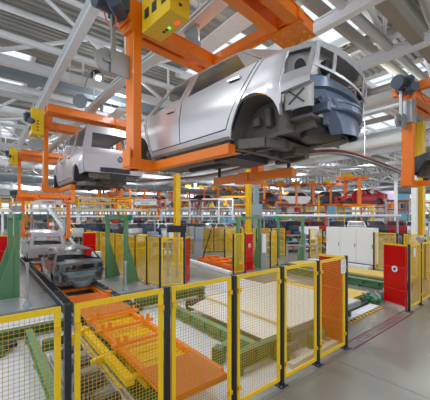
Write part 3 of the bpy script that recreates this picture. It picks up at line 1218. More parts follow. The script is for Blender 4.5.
# ------------------------------------------------------------------ white cabinets
for i, (v0, v1) in enumerate(((9.6, 8.7), (8.7, 7.75), (7.75, 6.8))):
    t = empty('control_cabinet', (16.55, v0, 0), 0, 'tall white control cabinet, %s of the three' % ['left one', 'middle one', 'right one'][i], 'cabinet', 'white control cabinets')
    L = v0-v1
    MB().box(.02, .62, -L+.005, -.005, .2, 2.2).build('housing', 'cab', t)
    dr = MB().box(-.005, .02, -L+.015, -.015, .22, 2.19).build('door', 'cab', t, bevel=.006)
    MB().box(-.02, -.005, -L+.06, -L+.09, 1.1, 1.3).build('handle', 'dark', dr)
    MB().box(.04, .6, -L+.005, -.005, 0, .2).build('plinth', 'dark', t)

# grey cabinets
t = empty('grey_cabinet', (11.6, 16.2, 0), math.radians(-20), 'grey electrical cabinet with two stacked boxes on a narrow foot', 'cabinet')
MB().box(-.3, .3, -.25, .25, 1.25, 2.1).build('upper_box', 'grey', t, bevel=.01)
MB().box(-.62, -.34, -.22, .2, 1.3, 2.15).build('side_box', 'grey', t, bevel=.01)
MB().box(-.34, .26, -.2, .22, 0, 1.25).build('lower_box', 'grey', t, bevel=.01)

# ------------------------------------------------------------------ line 1: plates, troughs, skids, lifting table
for nm, a, lab in (('floor_plate', (-3, 1.9, 10.3, 12.0), 'grey steel floor plate under the left green portal'),
                   ('floor_plate', (3.7, 5.2, 10.35, 14), 'grey steel floor plate under the portal right of the floor line')):
    tag(MB().box(a[0], a[1], a[2], a[3], 0.005, .07).build(nm, 'steel', bevel=.008), lab, 'floor plate', 'grey floor plates')
for u, lab in ((1.98, 'left'), (3.42, 'right')):
    t = empty('roller_track', (u, 7.9, 0), 0, 'dark roller track of the floor line, %s of the sedan' % lab, 'conveyor', 'dark roller tracks')
    MB().box(-.13, .13, 0, 14, 0.005, .28).build('trough', 'dark', t)
    b = MB()
    for s in (-1, 1):
        b.box(s*.13-.012, s*.13+.012, 0, 14, .26, .30)
    b.build('edge_strip', 'steel', t)
    ro = MB().tube((-.1, 0, 0), (.1, 0, 0), .045, 8).build('roller', 'well', t)
    for k in range(34):
        q = ro if k == 0 else ro.copy()
        if k:
            COL.objects.link(q)
        q.location = (0, .2+k*.4, .29)


def skid(v0, v1, label, u=2.68):
    t = empty('transport_skid', (u, v0, .1), 0, label, 'skid', 'orange transport skids')
    L = v1-v0
    for s in (-1, 1):
        b = MB()
        b.bar((s*.55, 0, .08), (s*.55, L, .08), .1, .14)
        b.build('runner', 'orange', t, bevel=.01)
        b = MB()
        for y in (.5, L-.7):
            b.bar((s*.55, y, .15), (s*.55, y, .3), .09, .09)
            b.box(s*.55-.1, s*.55+.1, y-.06, y+.06, .28, .32)
        b.build('support_bracket', 'orange', t)
    for y in (.06, L*.5, L-.2):
        MB().bar((-.55, y, .06), (.55, y, .06), .14, .1).build('cross_bar', 'orange', t)
    MB().box(-.5, .5, .0, 1.3, .10, .125).build('deck_plate', 'orange2', t)
    return t


skid(9.1, 13.9, 'orange skid under the dark silver sedan body on the floor line')
skid(16.2, 21.2, 'orange skid under the van body farther along the floor line')
fc = copy_tree(main_car)
fc.location = (2.76, 11.6, .44)
fc.rotation_euler = (0, 0, math.radians(90))
tag(fc, 'dark silver sedan body seen from behind on the floor line', 'car body')
repaint(fc, {'silver_body': 'carbody_grey', 'blue_grey_primer': 'carbody_grey', 'primed_silver': 'carbody_grey'})
fv = copy_tree(van_car)
fv.location = (2.75, 18.5, .50)
fv.rotation_euler = (0, 0, math.radians(90))
tag(fv, 'pale silver van body standing on the floor line behind the dark sedan', 'car body')

t = empty('lifting_table', (2.45, 3.35, 0), 0, 'orange and yellow lifting table behind the front fence', 'lifting table')
Z = .45
b = MB()
b.box(-.42, .42, .95, 4.3, Z-.10, Z-.06)
for k in range(9):
    b.box(-.42, .42, 1.2+k*.35, 1.23+k*.35, Z-.06, Z-.05)
b.build('deck', 'yellow2', t)
for s in (-1, 1):
    b = MB()
    b.bar((s*.47, .1, Z-.02), (s*.47, 4.7, Z-.02), .09, .12)
    b.build('rail', 'orange', t, bevel=.008)
for y in (1.9, 2.75, 3.55):
    b = MB()
    b.bar((-.62, y, Z+.05), (.62, y, Z+.05), .09, .06)
    for x in (-.5, -.36, .36, .5):
        b.bar((x, y, Z+.05), (x, y, Z+.19), .05, .06)
    b.build('cross_bar', 'orange', t)
b = MB().box(-.55, .42, -.08, .85, Z+.03, Z+.05)
b.box(-.55, .42, -.08, -.05, Z-.04, Z+.03)
b.build('end_plate', 'orange2', t)
b = MB().box(-.5, .55, 3.75, 4.9, Z+.03, Z+.05)
b.build('end_plate', 'orange2', t)
b = MB()
b.bar((-.68, .9, Z-.12), (-.68, 3.6, Z-.12), .13, .12)
b.bar((-.80, 1.0, Z-.22), (-.80, 3.3, Z-.22), .03, .03)
for y in (1.0, 2.0, 3.2):
    b.bar((-.68, y, Z-.12), (-.45, y, Z-.12), .06, .06)
b.build('side_beam', 'yellow', t)
b = MB()
for s in (-.35, .35):
    b.bar((s, 1.0, .08), (s, 3.9, Z-.12), .07, .07)
    b.bar((s+.08, 3.9, .08), (s+.08, 1.0, Z-.12), .07, .07)
b.build('scissor_arm', 'yellow', t)
b = MB()
b.box(-.6, .6, .7, 4.3, 0.005, .07)
b.build('base_frame', 'dgreen', t)
b = MB()
b.bar((-.95, 2.0, .25), (-.62, 2.0, .30), .09, .12)
b.build('actuator', 'yellow', t)
b = MB()
b.bar((-1.02, 3.1, .38), (-.62, 3.35, .38), .06, .12)
b.bar((-1.02, 3.1, .22), (-1.02, 3.1, .40), .06, .06)
b.build('actuator', 'yellow', t)

t = empty('hydraulic_unit', (1.35, 5.6, 0), 0, 'grey hydraulic unit with valves and hoses left of the lifting table', 'machine')
b = MB()
b.box(-.3, .3, -1.0, .9, 0.005, .12)
b.build('tray', 'grey', t)
for k in range(5):
    b = MB()
    y = -.8+k*.34
    b.tube((-.18, y, .22), (.2, y+.05, .22), .085, 12)
    b.box(-.1, .08, y-.07, y+.09, .12, .28)
    b.build('pump', 'steel' if k % 2 else 'motor', t)
b = MB()
for k in range(4):
    x = -.25+k*.05
    b.path([(x, -1.0+.2*math.cos(a)*1.2, .16+.28*math.sin(a)) for a in [math.pi*q/8 for q in range(9)]], .014, 5)
b.build('hose', 'black', t)
for k, (u, v, c) in enumerate(((1.15, 7.1, 'dgreen'), (1.2, 4.2, 'dgreen'), (.2, 7.3, 'dgreen'))):
    t = empty('drive_unit', (u, v, 0), .3*k, 'small green drive motor on the floor, %s' % ['beside the hydraulic unit', 'close behind the front fence', 'beside the long green beam'][k], 'motor', 'green drive motors')
    MB().box(-.14, .14, -.12, .12, 0.005, .2).build('gearbox', c, t, bevel=.02)
    MB().tube((.1, 0, .13), (.42, 0, .13), .09, 14).build('motor', 'dark', t)

# green beams
def green_beam(p0, p1, wd, h, label, m='green', z0=.06, legs=True):
    p0, p1 = Vector((*p0, 0)), Vector((*p1, 0))
    d = p1-p0
    L = d.length
    t = empty('conveyor_beam', p0, math.atan2(d.y, d.x), label, 'conveyor beam', 'green conveyor beams')
    b = MB()
    b.box(0, L, -wd/2, wd/2, z0+h-.03, z0+h)
    b.box(0, L, -wd/2, wd/2, z0, z0+.03)
    b.box(0, L, -.02, .02, z0+.03, z0+h-.03)
    for k in range(int(L/.6)+1):
        b.box(k*.6, k*.6+.02, -wd/2, wd/2, z0+.03, z0+h-.03)
    b.build('girder', m, t)
    if legs:
        for k in range(max(2, int(L/1.3)+1)):
            x = .15+(L-.3)*k/(max(2, int(L/1.3)+1)-1)
            MB().box(x-.07, x+.07, -wd*.6, wd*.6, 0.005, z0).build('foot', m, t)
    return t


green_beam((-3.5, 8.1), (1.72, 8.1), .2, .2, 'dark green beam across the floor behind the leftmost fence panel', 'dgreen')
green_beam((.84, 3.5), (.84, 7.9), .14, .2, 'light green beam running back from the leftmost fence panel', 'green')
green_beam((4.3, 3.9), (4.3, 8.0), .16, .24, 'light green beam left of the beige conveyor table', 'green')
green_beam((3.45, 3.82), (5.1, 3.82), .16, .3, 'dark green beam low behind the third front fence panel', 'dgreen', .1)
green_beam((3.6, 8.3), (6.2, 8.3), .2, .25, 'dark green beam behind the lifting table', 'dgreen', .1)
green_beam((12.2, 4.2), (12.2, 9.6), .3, .25, 'long green beam in front of the white cabinets', 'green', .05)

# beige conveyor table
t = empty('conveyor_table', (5.1, 3.8, 0), 0, 'wide beige conveyor table behind the front fence', 'conveyor')
b = MB()
b.box(0, 3.2, 0, 3.0, .46, .5)
b.build('table_top', 'belt', t)
b = MB()
b.grid([[(0, y, .46), (-.35, y, .40), (-.6, y, .34)] for y in (0.1, 3.0)])
b.build('sloping_apron', 'belt', t, solid=.02)
b = MB()
b.box(-.02, .02, 0, 3.0, .5, .505)
b.box(0, 3.2, 2.98, 3.0, .5, .51)
b.build('seam_strip', 'yellow2', t)
b = MB()
b.box(0, 3.2, -.05, 0, .36, .5)
b.build('edge_rail', 'steel', t)
for x in (.2, 1.6, 3.0):
    for y in (.2, 2.8):
        MB().box(x-.05, x+.05, y-.05, y+.05, 0.005, .46).build('leg', 'dgreen', t)
b = MB()
b.tube((-.55, 3.05, .33), (1.2, 3.05, .33), .16, 18)
b.build('end_roller', 'dark', t)
tag(MB().box(8.35, 9.3, 4.9, 6.9, .005, .33).build('pit_cover', 'yellow2', bevel=.01), 'yellow cover plate beyond the beige conveyor table', 'cover plate')
for k, (u, v) in enumerate(((4.62, 3.62), (5.62, 3.55), (3.6, 4.35))):
    t = empty('gear_motor', (u, v, 0), .2*k, ['olive green gear motor in front of the beige conveyor table', 'grey green gear motor behind the fourth front fence panel', 'green gear motor beside the orange end plate'][k], 'motor', 'gear motors at the conveyor table')
    MB().box(-.12, .12, -.1, .1, 0.005, .32).build('gearbox', 'dgreen', t, bevel=.02)
    MB().tube((.1, 0, .2), (.45, 0, .2), .1, 14).build('motor', 'green' if k else 'motor', t)
tag(MB().box(4.5, 6.1, 3.26, 3.38, 0.005, .12).build('cable_duct', 'belt', bevel=.01), 'low beige cable duct along the foot of the front fence', 'cable duct')

# opening: pit with rails, yellow plates and hazard strip
tag(MB().box(6.6, 9.8, 3.86, 4.14, .005, .03).build('floor_plate', 'white'), 'white floor strip behind the hazard marking', 'floor plate')
hz = tag(MB().box(7.3, 9.9, 3.72, 3.82, .004, .03).build('hazard_strip', 'yellow2'), 'black and yellow hazard strip on the floor edge behind the warning', 'hazard strip')
b = MB()
for k in range(13):
    b.prism([(7.32+k*.2, 3.718), (7.42+k*.2, 3.718), (7.46+k*.2, 3.822), (7.36+k*.2, 3.822)], 'z', .03, .032)
b.build('black_bar', 'black', hz)
tag(MB().box(6.7, 9.75, 4.17, 4.26, .005, .1).build('guide_rail', 'dark'), 'dark guide rail crossing the opening behind the hazard strip', 'rail')
tag(MB().box(9.2, 10.9, 4.65, 5.5, .005, .12).build('pit_cover', 'paleyellow', bevel=.01), 'pale yellow cover plate seen through the opening', 'cover plate')
tag(MB().box(12.95, 13.25, 4, 10.2, .005, .2).build('guide_rail', 'dark'), 'black guide rail in front of the long green beam', 'rail')
tag(MB().box(13.55, 14.9, 4.3, 10.2, .005, .22).build('pallet_deck', 'paleyellow'), 'pale yellow deck in front of the white cabinets', 'deck')
tag(MB().box(15.75, 16.3, 6.75, 10.4, .005, .2).build('plinth_kerb', 'white'), 'white kerb at the foot of the white cabinets', 'kerb')
for k in range(7):
    u, v = 10.05+.36*(k % 4), 4.08+.32*(k//4)+.05*(k % 2)
    t = empty('clamp_unit', (u, v, 0), .4*k, ('green clamp unit on the pit floor by the red screen', 'green clamp unit beside the hazard strip end')[k//4]+', '+['first', 'second', 'third', 'fourth'][k % 4]+' from the left', 'clamp', 'green clamp units')
    MB().box(-.14, .14, -.1, .1, 0.005, .14).build('base', 'teal' if k % 2 else 'dgreen', t, bevel=.02)
    MB().tube((0, -.05, .14), (.03, .12, .28), .05, 8).build('clamp_arm', 'steel', t)

# line 2: orange skid, kerb
tag(MB().prism([(9.35, 10.5), (9.6, 10.5), (10.35, 15.2), (10.1, 15.2)], 'z', .005, .14).build('kerb', 'white'), 'white kerb in front of the orange floor skid', 'kerb')
t = empty('floor_skid', (11.0, 12.7, .0), math.radians(-8), 'orange floor skid behind the middle fence', 'skid')
for x in (-.55, 0, .55):
    MB().bar((x, -1.9, .2), (x, 2.2, .2), .12, .14).build('runner', 'orange', t)
for y in (-1.6, -.5, .6, 1.8):
    MB().bar((-.7, y, .3), (.7, y, .3), .16, .08).build('cross_bar', 'orange', t)
MB().box(-.7, .7, -1.9, 2.2, .005, .12).build('bed', 'orange2', t)
tag(MB().bar((10.5, 14.2, .3), (10.9, 13.9, 2.0), .07, .07).build('leaning_bar', 'black'), 'black bar leaning against the fence by the orange floor skid', 'bar')
t = empty('barrier_arm', (14.4, 10.9, 0), 0, 'grey barrier arm in front of the right green portal', 'barrier')
MB().box(-.05, .05, -.05, .05, 0, 1.15).build('stand', 'steel', t)
MB().bar((0, 0, 1.1), (1.3, -1.6, 1.1), .07, .1).build('arm', 'steel', t)

# sensor stands with ball-shaped feet at the plates
for u, v, h, lab in ((1.1, 10.7, 1.25, 'thin grey sensor stand in front of the left green portal'), (4.2, 10.6, 1.0, 'thin grey sensor stand in front of the corner of the yellow fence')):
    t = empty('sensor_stand', (u, v, .07), 0, lab, 'stand', 'grey sensor stands')
    MB().tube((0, 0, 0), (0, 0, .14), .13, 14, .07).build('foot', 'grey', t)
    MB().box(-.035, .035, -.035, .035, .12, h).build('column', 'steel', t)
    MB().box(-.05, .05, -.05, .05, h-.02, h+.1).build('sensor_head', 'grey', t)
# red screens beside the far line
red_panel((.55, 16.4), (1.3, 16.4), 'red screen left of the van body on the floor line', sign=False)
red_panel((4.2, 16.6), (4.9, 16.6), 'red screen right of the van body on the floor line', sign=False)
tag(MB().box(4.0, 4.35, 13.9, 14.2, .07, 1.2).build('operator_box', 'cab', bevel=.01), 'small white box beside the sedan and the green portal', 'box')


# ------------------------------------------------------------------ deep background
def P(px, Y):
    """floor point seen in column px at depth Y"""
    x, y, z = at_depth(px, 216, Y)
    return x, y


ORDS = ['first', 'second', 'third', 'fourth', 'fifth', 'sixth', 'seventh', 'eighth', 'ninth', 'tenth', 'eleventh', 'twelfth', 'thirteenth', 'fourteenth', 'fifteenth',
        'sixteenth', 'seventeenth', 'eighteenth', 'nineteenth', 'twentieth']

# columns
def column(px, Y, wd, z0, z1, m, label, cap=None):
    x, y = P(px, Y)
    t = empty('column', (x, y, 0), 0, label, 'column')
    b = MB()
    b.box(-wd/2, wd/2, -wd/2, -wd/2+.03, z0, z1)
    b.box(-wd/2, wd/2, wd/2-.03, wd/2, z0, z1)
    b.box(-.02, .02, -wd/2+.03, wd/2-.03, z0, z1)
    b.build('shaft', m, t)
    MB().box(-wd*.8, wd*.8, -wd*.8, wd*.8, 0, .06).build('base_plate', m, t)
    return t


column(177, 17.2, .3, .06, 5.35, 'yellow', 'yellow column ending under the curved rail, left of the middle')
column(248.5, 21, .32, .06, 7.5, 'yellow', 'yellow column in the middle beside a grey steel duct')
column(420, 14.2, .36, .06, 7.5, 'yellow', 'yellow column at the right behind the orange carrier post')
x, y = P(256, 20.5)
t = empty('grey_duct', (x, y, 0), math.radians(-20), 'grey vertical steel duct with a box beside the middle yellow column', 'duct')
MB().box(-.17, .17, -.15, .15, 0, 7.4).build('duct_shaft', 'bluegrey', t)
MB().box(-.42, .34, -.3, -.15, 2.9, 3.7).build('junction_box', 'grey', t)
x, y = P(414.5, 13.9)
t = empty('cable_duct', (x, y, 0), 0, 'white vertical cable duct on the right yellow column', 'duct')
MB().box(-.13, .13, -.1, .1, 0, 4.9).build('duct_shaft', 'white', t)
for i, (px, Y) in enumerate(((299, 34), (214, 44), (123, 40), (372, 42), (396, 29.5), (280, 52), (160, 55), (330, 60), (60, 46), (12, 34))):
    x, y = P(px, Y)
    t = empty('steel_column', (x, y, 0), 0, 'slim white steel column deep in the hall, %s of its kind' % ORDS[i], 'column', 'slim white columns deep in the hall')
    MB().box(-.13, .13, -.13, .13, 0, 7.6).build('shaft', 'white', t)
    b = MB()
    for s in (-1, 1):
        b.bar((0, 0, 6.3), (s*1.2, 0, 7.6), .1, .1)
        b.bar((0, 0, 6.3), (0, s*1.2, 7.6), .1, .1)
    b.build('knee_brace', 'white', t)


def far_car_proto():
    t = empty('car_body', (0, 0, 0))
    b = MB()
    side = [(-.78, .1), (-.82, .45), (-.78, .80), (-.2, .84), (2.3, .76), (3.1, .58), (3.18, .12), (2.95, 0), (2.85, 0), (2.75, .3), (2.5, .42), (2.25, .3), (2.15, 0), (.35, 0), (.25, .3), (0, .42), (-.25, .3), (-.35, .05)]
    b.prism(side, 'y', -.8, .8)
    b.build('body', 'carwhite', t)
    b = MB()
    lo, hi = [(-.25, .84), (2.25, .77)], [(.35, 1.2), (1.75, 1.2)]
    def ring(f, g=0):
        z = .8+.42*f
        return [(-.25+.6*f-g, -.74+.16*f-g, z), (2.25-.5*f+g, -.74+.16*f-g, z), (2.25-.5*f+g, .74-.16*f+g, z), (-.25+.6*f-g, .74-.16*f+g, z)]
    b.add(ring(.86)+ring(1.0), [(0, 1, 5, 4), (1, 2, 6, 5), (2, 3, 7, 6), (3, 0, 4, 7), (4, 5, 6, 7)])
    for i in range(4):
        p, q = Vector(ring(0)[i]), Vector(ring(.9)[i])
        b.bar(p, q, .09, .09)
    for s in (-1, 1):
        b.bar((1.0, s*.74, .8), (1.0, s*.6, 1.17), .1, .06)
    b.build('roof_and_pillars', 'carwhite', t)
    b = MB().add(ring(.0, -.03)+ring(.86, -.03), [(0, 1, 5, 4), (1, 2, 6, 5), (2, 3, 7, 6), (3, 0, 4, 7), (4, 5, 6, 7)])
    b.build('window_openings', 'black', t)
    return t


FAR_CAR = None


def far_car(loc, rz, colour, label, group):
    global FAR_CAR
    if FAR_CAR is None:
        t = FAR_CAR = far_car_proto()
    else:
        t = copy_tree(FAR_CAR)
        for c in t.children:
            if c.data.materials[0].name == 'white_car_paint':
                c.material_slots[0].link = 'OBJECT'
                c.material_slots[0].material = M[colour]
    t.location = loc
    t.rotation_euler = (0, 0, rz)
    return tag(t, label, 'car body', group)


cname = {'carwhite': 'white', 'navy': 'dark blue', 'cardark': 'graphite', 'silver': 'silver', 'carred': 'red', 'blue': 'light blue', 'carbody_grey': 'grey'}
# far floor lines of car bodies on stands
for row, (Y, z, n, px0, px1, cols) in enumerate(((25, 1.0, 9, 66, 240, ['carwhite', 'navy', 'cardark', 'silver', 'navy', 'carwhite', 'cardark', 'navy', 'silver']),
                                                 (31, 1.2, 8, 85, 300, ['cardark', 'navy', 'carwhite', 'navy', 'silver', 'cardark', 'navy', 'carwhite']),
                                                 (27, 1.15, 8, 268, 425, ['navy', 'cardark', 'carred', 'cardark', 'carwhite', 'cardark', 'carred', 'silver']))):
    for k in range(n):
        px = px0+(px1-px0)*(k+.5)/n
        x, y = P(px, Y)
        nm = ['nearer far line left of middle', 'farther line behind the middle', 'far line at the right'][row]
        far_car((x, y, z), (math.radians(90) if row == 0 else math.radians(20))+.15*(k % 3), cols[k], '%s car body on the %s, %s from left' % (cname[cols[k]], nm, ORDS[k]), 'car bodies on the '+nm)
        t = empty('assembly_stand', (x, y, 0), .2, 'raised stand under the %s car body of the %s' % (ORDS[k], nm), 'stand', 'stands on the '+nm)
        MB().box(-.9, .9, -.9, .9, z-.25, z-.05).build('platform', ['motor', 'yellow2', 'steel'][row], t)
        for sx in (-1, 1):
            for sy in (-1, 1):
                MB().box(sx*.75-.06, sx*.75+.06, sy*.75-.06, sy*.75+.06, 0, z-.25).build('leg', 'steel', t)

# long pale conveyor housings at eye level
def line_housing(px0, Y0, px1, Y1, z0, z1, m, label):
    a, c = Vector((*P(px0, Y0), 0)), Vector((*P(px1, Y1), 0))
    d = c-a
    L = d.length
    t = empty('line_housing', a, math.atan2(d.y, d.x), label, 'conveyor')
    b = MB().box(0, L, -.25, .25, z0, z1)
    b.build('housing', m, t)
    MB().box(0, L, -.28, -.25, z0+.1*(z1-z0), z0+.35*(z1-z0)).build('cable_channel', 'steel', t)
    n = max(2, int(L/5))
    for k in range(n+1):
        x = .2+(L-.4)*k/n
        MB().box(x-.07, x+.07, -.07, .07, 0, z0).build('support_leg', 'steel', t)


line_housing(62, 22.5, 242, 24, 2.76, 2.9, 'white', 'long pale conveyor housing at eye level left of the middle')
line_housing(262, 26, 400, 24, 2.8, 3.0, 'white', 'long pale conveyor housing at eye level right of the middle')
line_housing(30, 33, 300, 36, 3.35, 3.7, 'white2', 'farther pale conveyor housing deep in the hall')
line_housing(150, 42.6, 420, 42.6, 3.5, 3.75, 'steel', 'grey conveyor housing deep behind the middle column')

# mezzanine with railing and stair
def mezzanine(px0, Y0, px1, Y1, z, label, m='cream'):
    a, c = Vector((*P(px0, Y0), 0)), Vector((*P(px1, Y1), 0))
    d = c-a
    L = d.length
    t = empty('walkway', a, math.atan2(d.y, d.x), label, 'walkway')
    MB().box(0, L, 0, 2.2, z-.28, z).build('deck', m, t)
    b = MB()
    for q in (.55, 1.1):
        b.bar((0, .05, z+q), (L, .05, z+q), .08, .08)
        b.bar((0, 2.15, z+q), (L, 2.15, z+q), .08, .08)
    n = int(L/1.3)
    for k in range(n+1):
        for yv in (.05, 2.15):
            b.bar((L*k/n, yv, z), (L*k/n, yv, z+1.1), .08, .08)
    b.build('railing', 'yellow2', t)
    for k in range(int(L/5)+1):
        for yv in (.3, 1.9):
            MB().box(min(L-.2, k*5), min(L-.2, k*5)+.16, yv-.08, yv+.08, 0, z-.28).build('leg', 'white', t)


mezzanine(0, 27, 30, 27.5, 3.55, 'high walkway with yellow railing at the far left')
mezzanine(76, 27, 142, 29, 3.6, 'high walkway with yellow railing left of the middle')
mezzanine(180, 47, 296, 47, 4.2, 'high walkway with yellow railing deep behind the middle')
mezzanine(300, 36, 420, 32.5, 3.6, 'high walkway with yellow railing at the far right')
x, y = P(68, 24)
t = empty('stair', (x, y, 0), math.radians(150), 'white steel stair going up to the walkway at the left', 'stair')
for s in (-.45, .45):
    MB().bar((-1.0, s, 0), (1.4, s, 3.6), .06, .22).build('stringer', 'white', t)
    b = MB()
    b.bar((-1.0, s, 1.0), (1.4, s, 4.6), .05, .05)
    for k in range(5):
        b.bar((-1+.6*k, s, .9*k), (-1+.6*k, s, .9*k+1.0), .04, .04)
    b.build('handrail', 'yellow2', t)
b = MB()
for k in range(14):
    b.box(-.98+2.4*k/14-.1, -.98+2.4*k/14+.1, -.43, .43, 3.6*k/14+.12, 3.6*k/14+.16)
b.build('tread', 'steel', t)


def far_carrier_proto():
    t = empty('overhead_carrier', (0, 0, 0))
    for s in (-1, 1):
        b = MB()
        b.bar((0, s*1.1, 0), (0, s*1.1, 2.1), .2, .2)
        b.bar((0, s*1.1, .05), (0, s*.7, .05), .18, .18)
        b.bar((-1.0, s*.75, .05), (1.0, s*.75, .05), .14, .14)
        b.build('c_frame', 'orange', t)
    b = MB()
    b.bar((-.4, -1.15, 2.1), (-.4, 1.15, 2.1), .16, .2)
    b.bar((.4, -1.15, 2.1), (.4, 1.15, 2.1), .16, .2)
    b.bar((-1.2, 0, 2.2), (1.2, 0, 2.2), .2, .2)
    b.build('top_frame', 'orange', t)
    MB().box(-.35, .35, .75, 1.05, 2.2, 2.7).build('control_box', 'yellow', t)
    for x in (-1, 1):
        MB().bar((x, 0, 2.3), (x, 0, 3.0), .1, .14).build('hanger', 'steel', t)
    return t


FARC = None
far_rails = []
for row, (Y0, Y1, px0, px1, z, n, lab) in enumerate(((34, 37, 96, 172, 3.95, 6, 'left of the yellow column'), (36, 38, 186, 242, 4.1, 5, 'between the two yellow columns'),
                                                    (32, 30, 262, 330, 4.0, 5, 'right of the middle column'), (48, 50, 110, 290, 4.6, 10, 'deepest in the hall'))):
    a, c = Vector((*P(px0-6, Y0), 0)), Vector((*P(px1+6, Y1), 0))
    d = c-a
    rail([(a.x, a.y, z+3.08), (c.x, c.y, z+3.08)], 'monorail', 'white2', 'steel', 'far monorail carrying orange carriers '+lab)
    for k in range(n):
        f = (k+.6)/n
        p = a.lerp(c, f)
        if FARC is None:
            t = FARC = far_carrier_proto()
        else:
            t = copy_tree(FARC)
        t.location = (p.x, p.y, z)
        t.rotation_euler = (0, 0, math.atan2(d.y, d.x))
        tag(t, 'small orange carrier hanging %s, %s from the left' % (lab, ORDS[k]), 'carrier', 'small orange carriers '+lab)
        if k % 2 == row % 2:
            col = ['silver', 'carwhite', 'cardark', 'navy'][(k+row) % 4]
            far_car((p.x-1.1*math.cos(math.atan2(d.y, d.x)), p.y-1.1*math.sin(math.atan2(d.y, d.x)), z+.14), math.atan2(d.y, d.x), col,
                    '%s car body in the %s small carrier %s' % (cname[col], ORDS[k], lab), 'car bodies in the small carriers '+lab)

# red and silver car in a carrier at the right
x, y = at_depth(352, 216, 25)[:2]
ang = -TH
t = copy_tree(FARC)
t.location = (x, y, 3.75)
t.scale = (1.15, 1.15, 1.1)
t.rotation_euler = (0, 0, ang)
tag(t, 'orange carrier with yellow box holding the red car body at the right', 'carrier')
rc = copy_tree(main_car)
rc.location = (x+1.9*math.cos(ang), y+1.9*math.sin(ang), 3.95)
rc.rotation_euler = (0, 0, ang+math.pi)
repaint(rc, {'silver_body': 'carred'})
tag(rc, 'red car body hanging in the orange carrier deep at the right', 'car body')
rail([(x-14*math.cos(ang), y-14*math.sin(ang), 7.1), (x+16*math.cos(ang), y+16*math.sin(ang), 7.1)], 'monorail', 'white2', 'steel', 'far monorail above the red car body at the right')


# signs
def sign(px, py, Y, wd, h, l1, l2, label):
    x, y, z = at_depth(px, py, Y)
    t = empty('hanging_sign', (x, y, z), -TH+math.atan((px-215)/-289)*.6, label, 'sign')
    MB().box(-wd/2, wd/2, -.02, .02, -h/2, h/2).build('board', 'paper', t)
    for q, (s, sz) in enumerate(((l1, h*.40), (l2, h*.36))):
        o = text_mesh('lettering', s, sz, 'signred', t, .004, sx=.95)
        o.rotation_euler = (math.pi/2, 0, 0)
        o.location = (0, -.026, h*(.2 if q == 0 else -.22))
    b = MB()
    for s in (-1, 1):
        b.tube((s*wd*.42, 0, h/2), (s*wd*.42, 0, 9.99-z), .02, 5)
    b.build('hanger_rod', 'steel', t)


sign(49, 200.5, 18.5, 2.0, .55, 'ПОДВЕСКА ГРУППА 1', 'ЛИНИЯ 1', 'white hanging sign with two lines of red writing behind the lowered orange carrier')
sign(145.5, 202, 19.5, 1.45, .42, 'ПОДВЕСКА ГРУППА 2', 'ЛИНИЯ 2', 'white hanging sign with red writing left of the yellow column')


# sheets, racks and boxes
def board(px0, px1, Y, z0, z1, m, label, name='wall_sheet', cat='sheet'):
    a, c = Vector((*P(px0, Y), 0)), Vector((*P(px1, Y), 0))
    d = c-a
    t = empty(name, a, math.atan2(d.y, d.x), label, cat)
    MB().box(0, d.length, 0, .12, z0, z1).build('sheet_face', m, t)
    b = MB()
    for k in (0, .5, 1):
        b.box(d.length*k-.05, d.length*k+.05, .12, .22, 0, z1)
    b.build('frame', 'steel', t)


board(326, 336, 34, 2.6, 5.6, 'blue', 'light blue sheet far at the right, narrow one')
board(338, 352, 35, 2.6, 4.9, 'blue', 'light blue sheet far at the right behind the red car body')
board(302, 314, 36, 2.6, 4.2, 'blue', 'light blue sheet right of the slim white column')
board(378, 394, 36, 2.4, 6.0, 'lilac', 'lilac sheet between the red car body and the right yellow column')
board(370, 386, 33, 1.6, 2.6, 'white', 'white low screen behind the white cabinets')
board(398, 410, 33, 2.4, 5.4, 'blue', 'light blue sheet left of the right yellow column')
board(300, 319, 24, .4, 2.0, 'cab', 'white machine housing left of the white cabinets')
board(167, 186, 13.6, 2.1, 2.42, 'black', 'black console beam above the narrow red screen', 'console_beam', 'console')
board(262.5, 266, 15.5, .9, 1.9, 'cab', 'white sheet behind the middle green portal')


def rack(px, Y, wd, hh, shelves, m, label, group, boxes=True, z0=0.):
    x, y = P(px, Y)
    t = empty('parts_rack', (x, y, 0), random.uniform(-.3, .3)-.4, label, 'rack', group)
    for sx in (-1, 1):
        for sy in (-1, 1):
            MB().box(sx*wd/2-.05, sx*wd/2+.05, sy*.5-.05, sy*.5+.05, 0, hh).build('upright', m, t)
    for k in range(shelves):
        z = hh*(k+1)/(shelves)-.1
        MB().box(-wd/2, wd/2, -.5, .5, z-.07, z).build('shelf', m, t)
        if boxes:
            xx = -wd/2+.1
            while xx < wd/2-.4:
                w_ = random.uniform(.3, .6)
                MB().box(xx, min(wd/2, xx+w_), -.42, .42, z, z+random.uniform(.2, .5)).build('bin', random.choice(['navy', 'grey', 'yellow2', 'carred', 'orange2', 'white', 'dgreen', 'blue']), t)
                xx += w_+random.uniform(.05, .3)


k = 0
for Y, n, px0, px1, h0 in ((20.5, 7, 92, 182, 1.5), (28.5, 12, 60, 240, 2.2), (24, 6, 268, 330, 1.6), (33, 14, 262, 428, 2.2), (40, 18, 20, 300, 2.6)):
    lab = {20.5: 'behind the left yellow fence', 28.5: 'behind the far car line', 24: 'behind the right green portal', 33: 'behind the white cabinets', 40: 'deep in the hall'}[Y]
    for i in range(n):
        px = px0+(px1-px0)*(i+random.uniform(.3, .7))/n
        rack(px, Y+random.uniform(-1, 1), random.uniform(1.2, 2.2), h0*random.uniform(.7, 1.1), random.choice((2, 3)), random.choice(['yellow2', 'orange2', 'steel', 'grey', 'yellow2', 'white']),
             'small parts rack with bins %s, %s from the left' % (lab, ORDS[i]), 'parts racks '+lab)

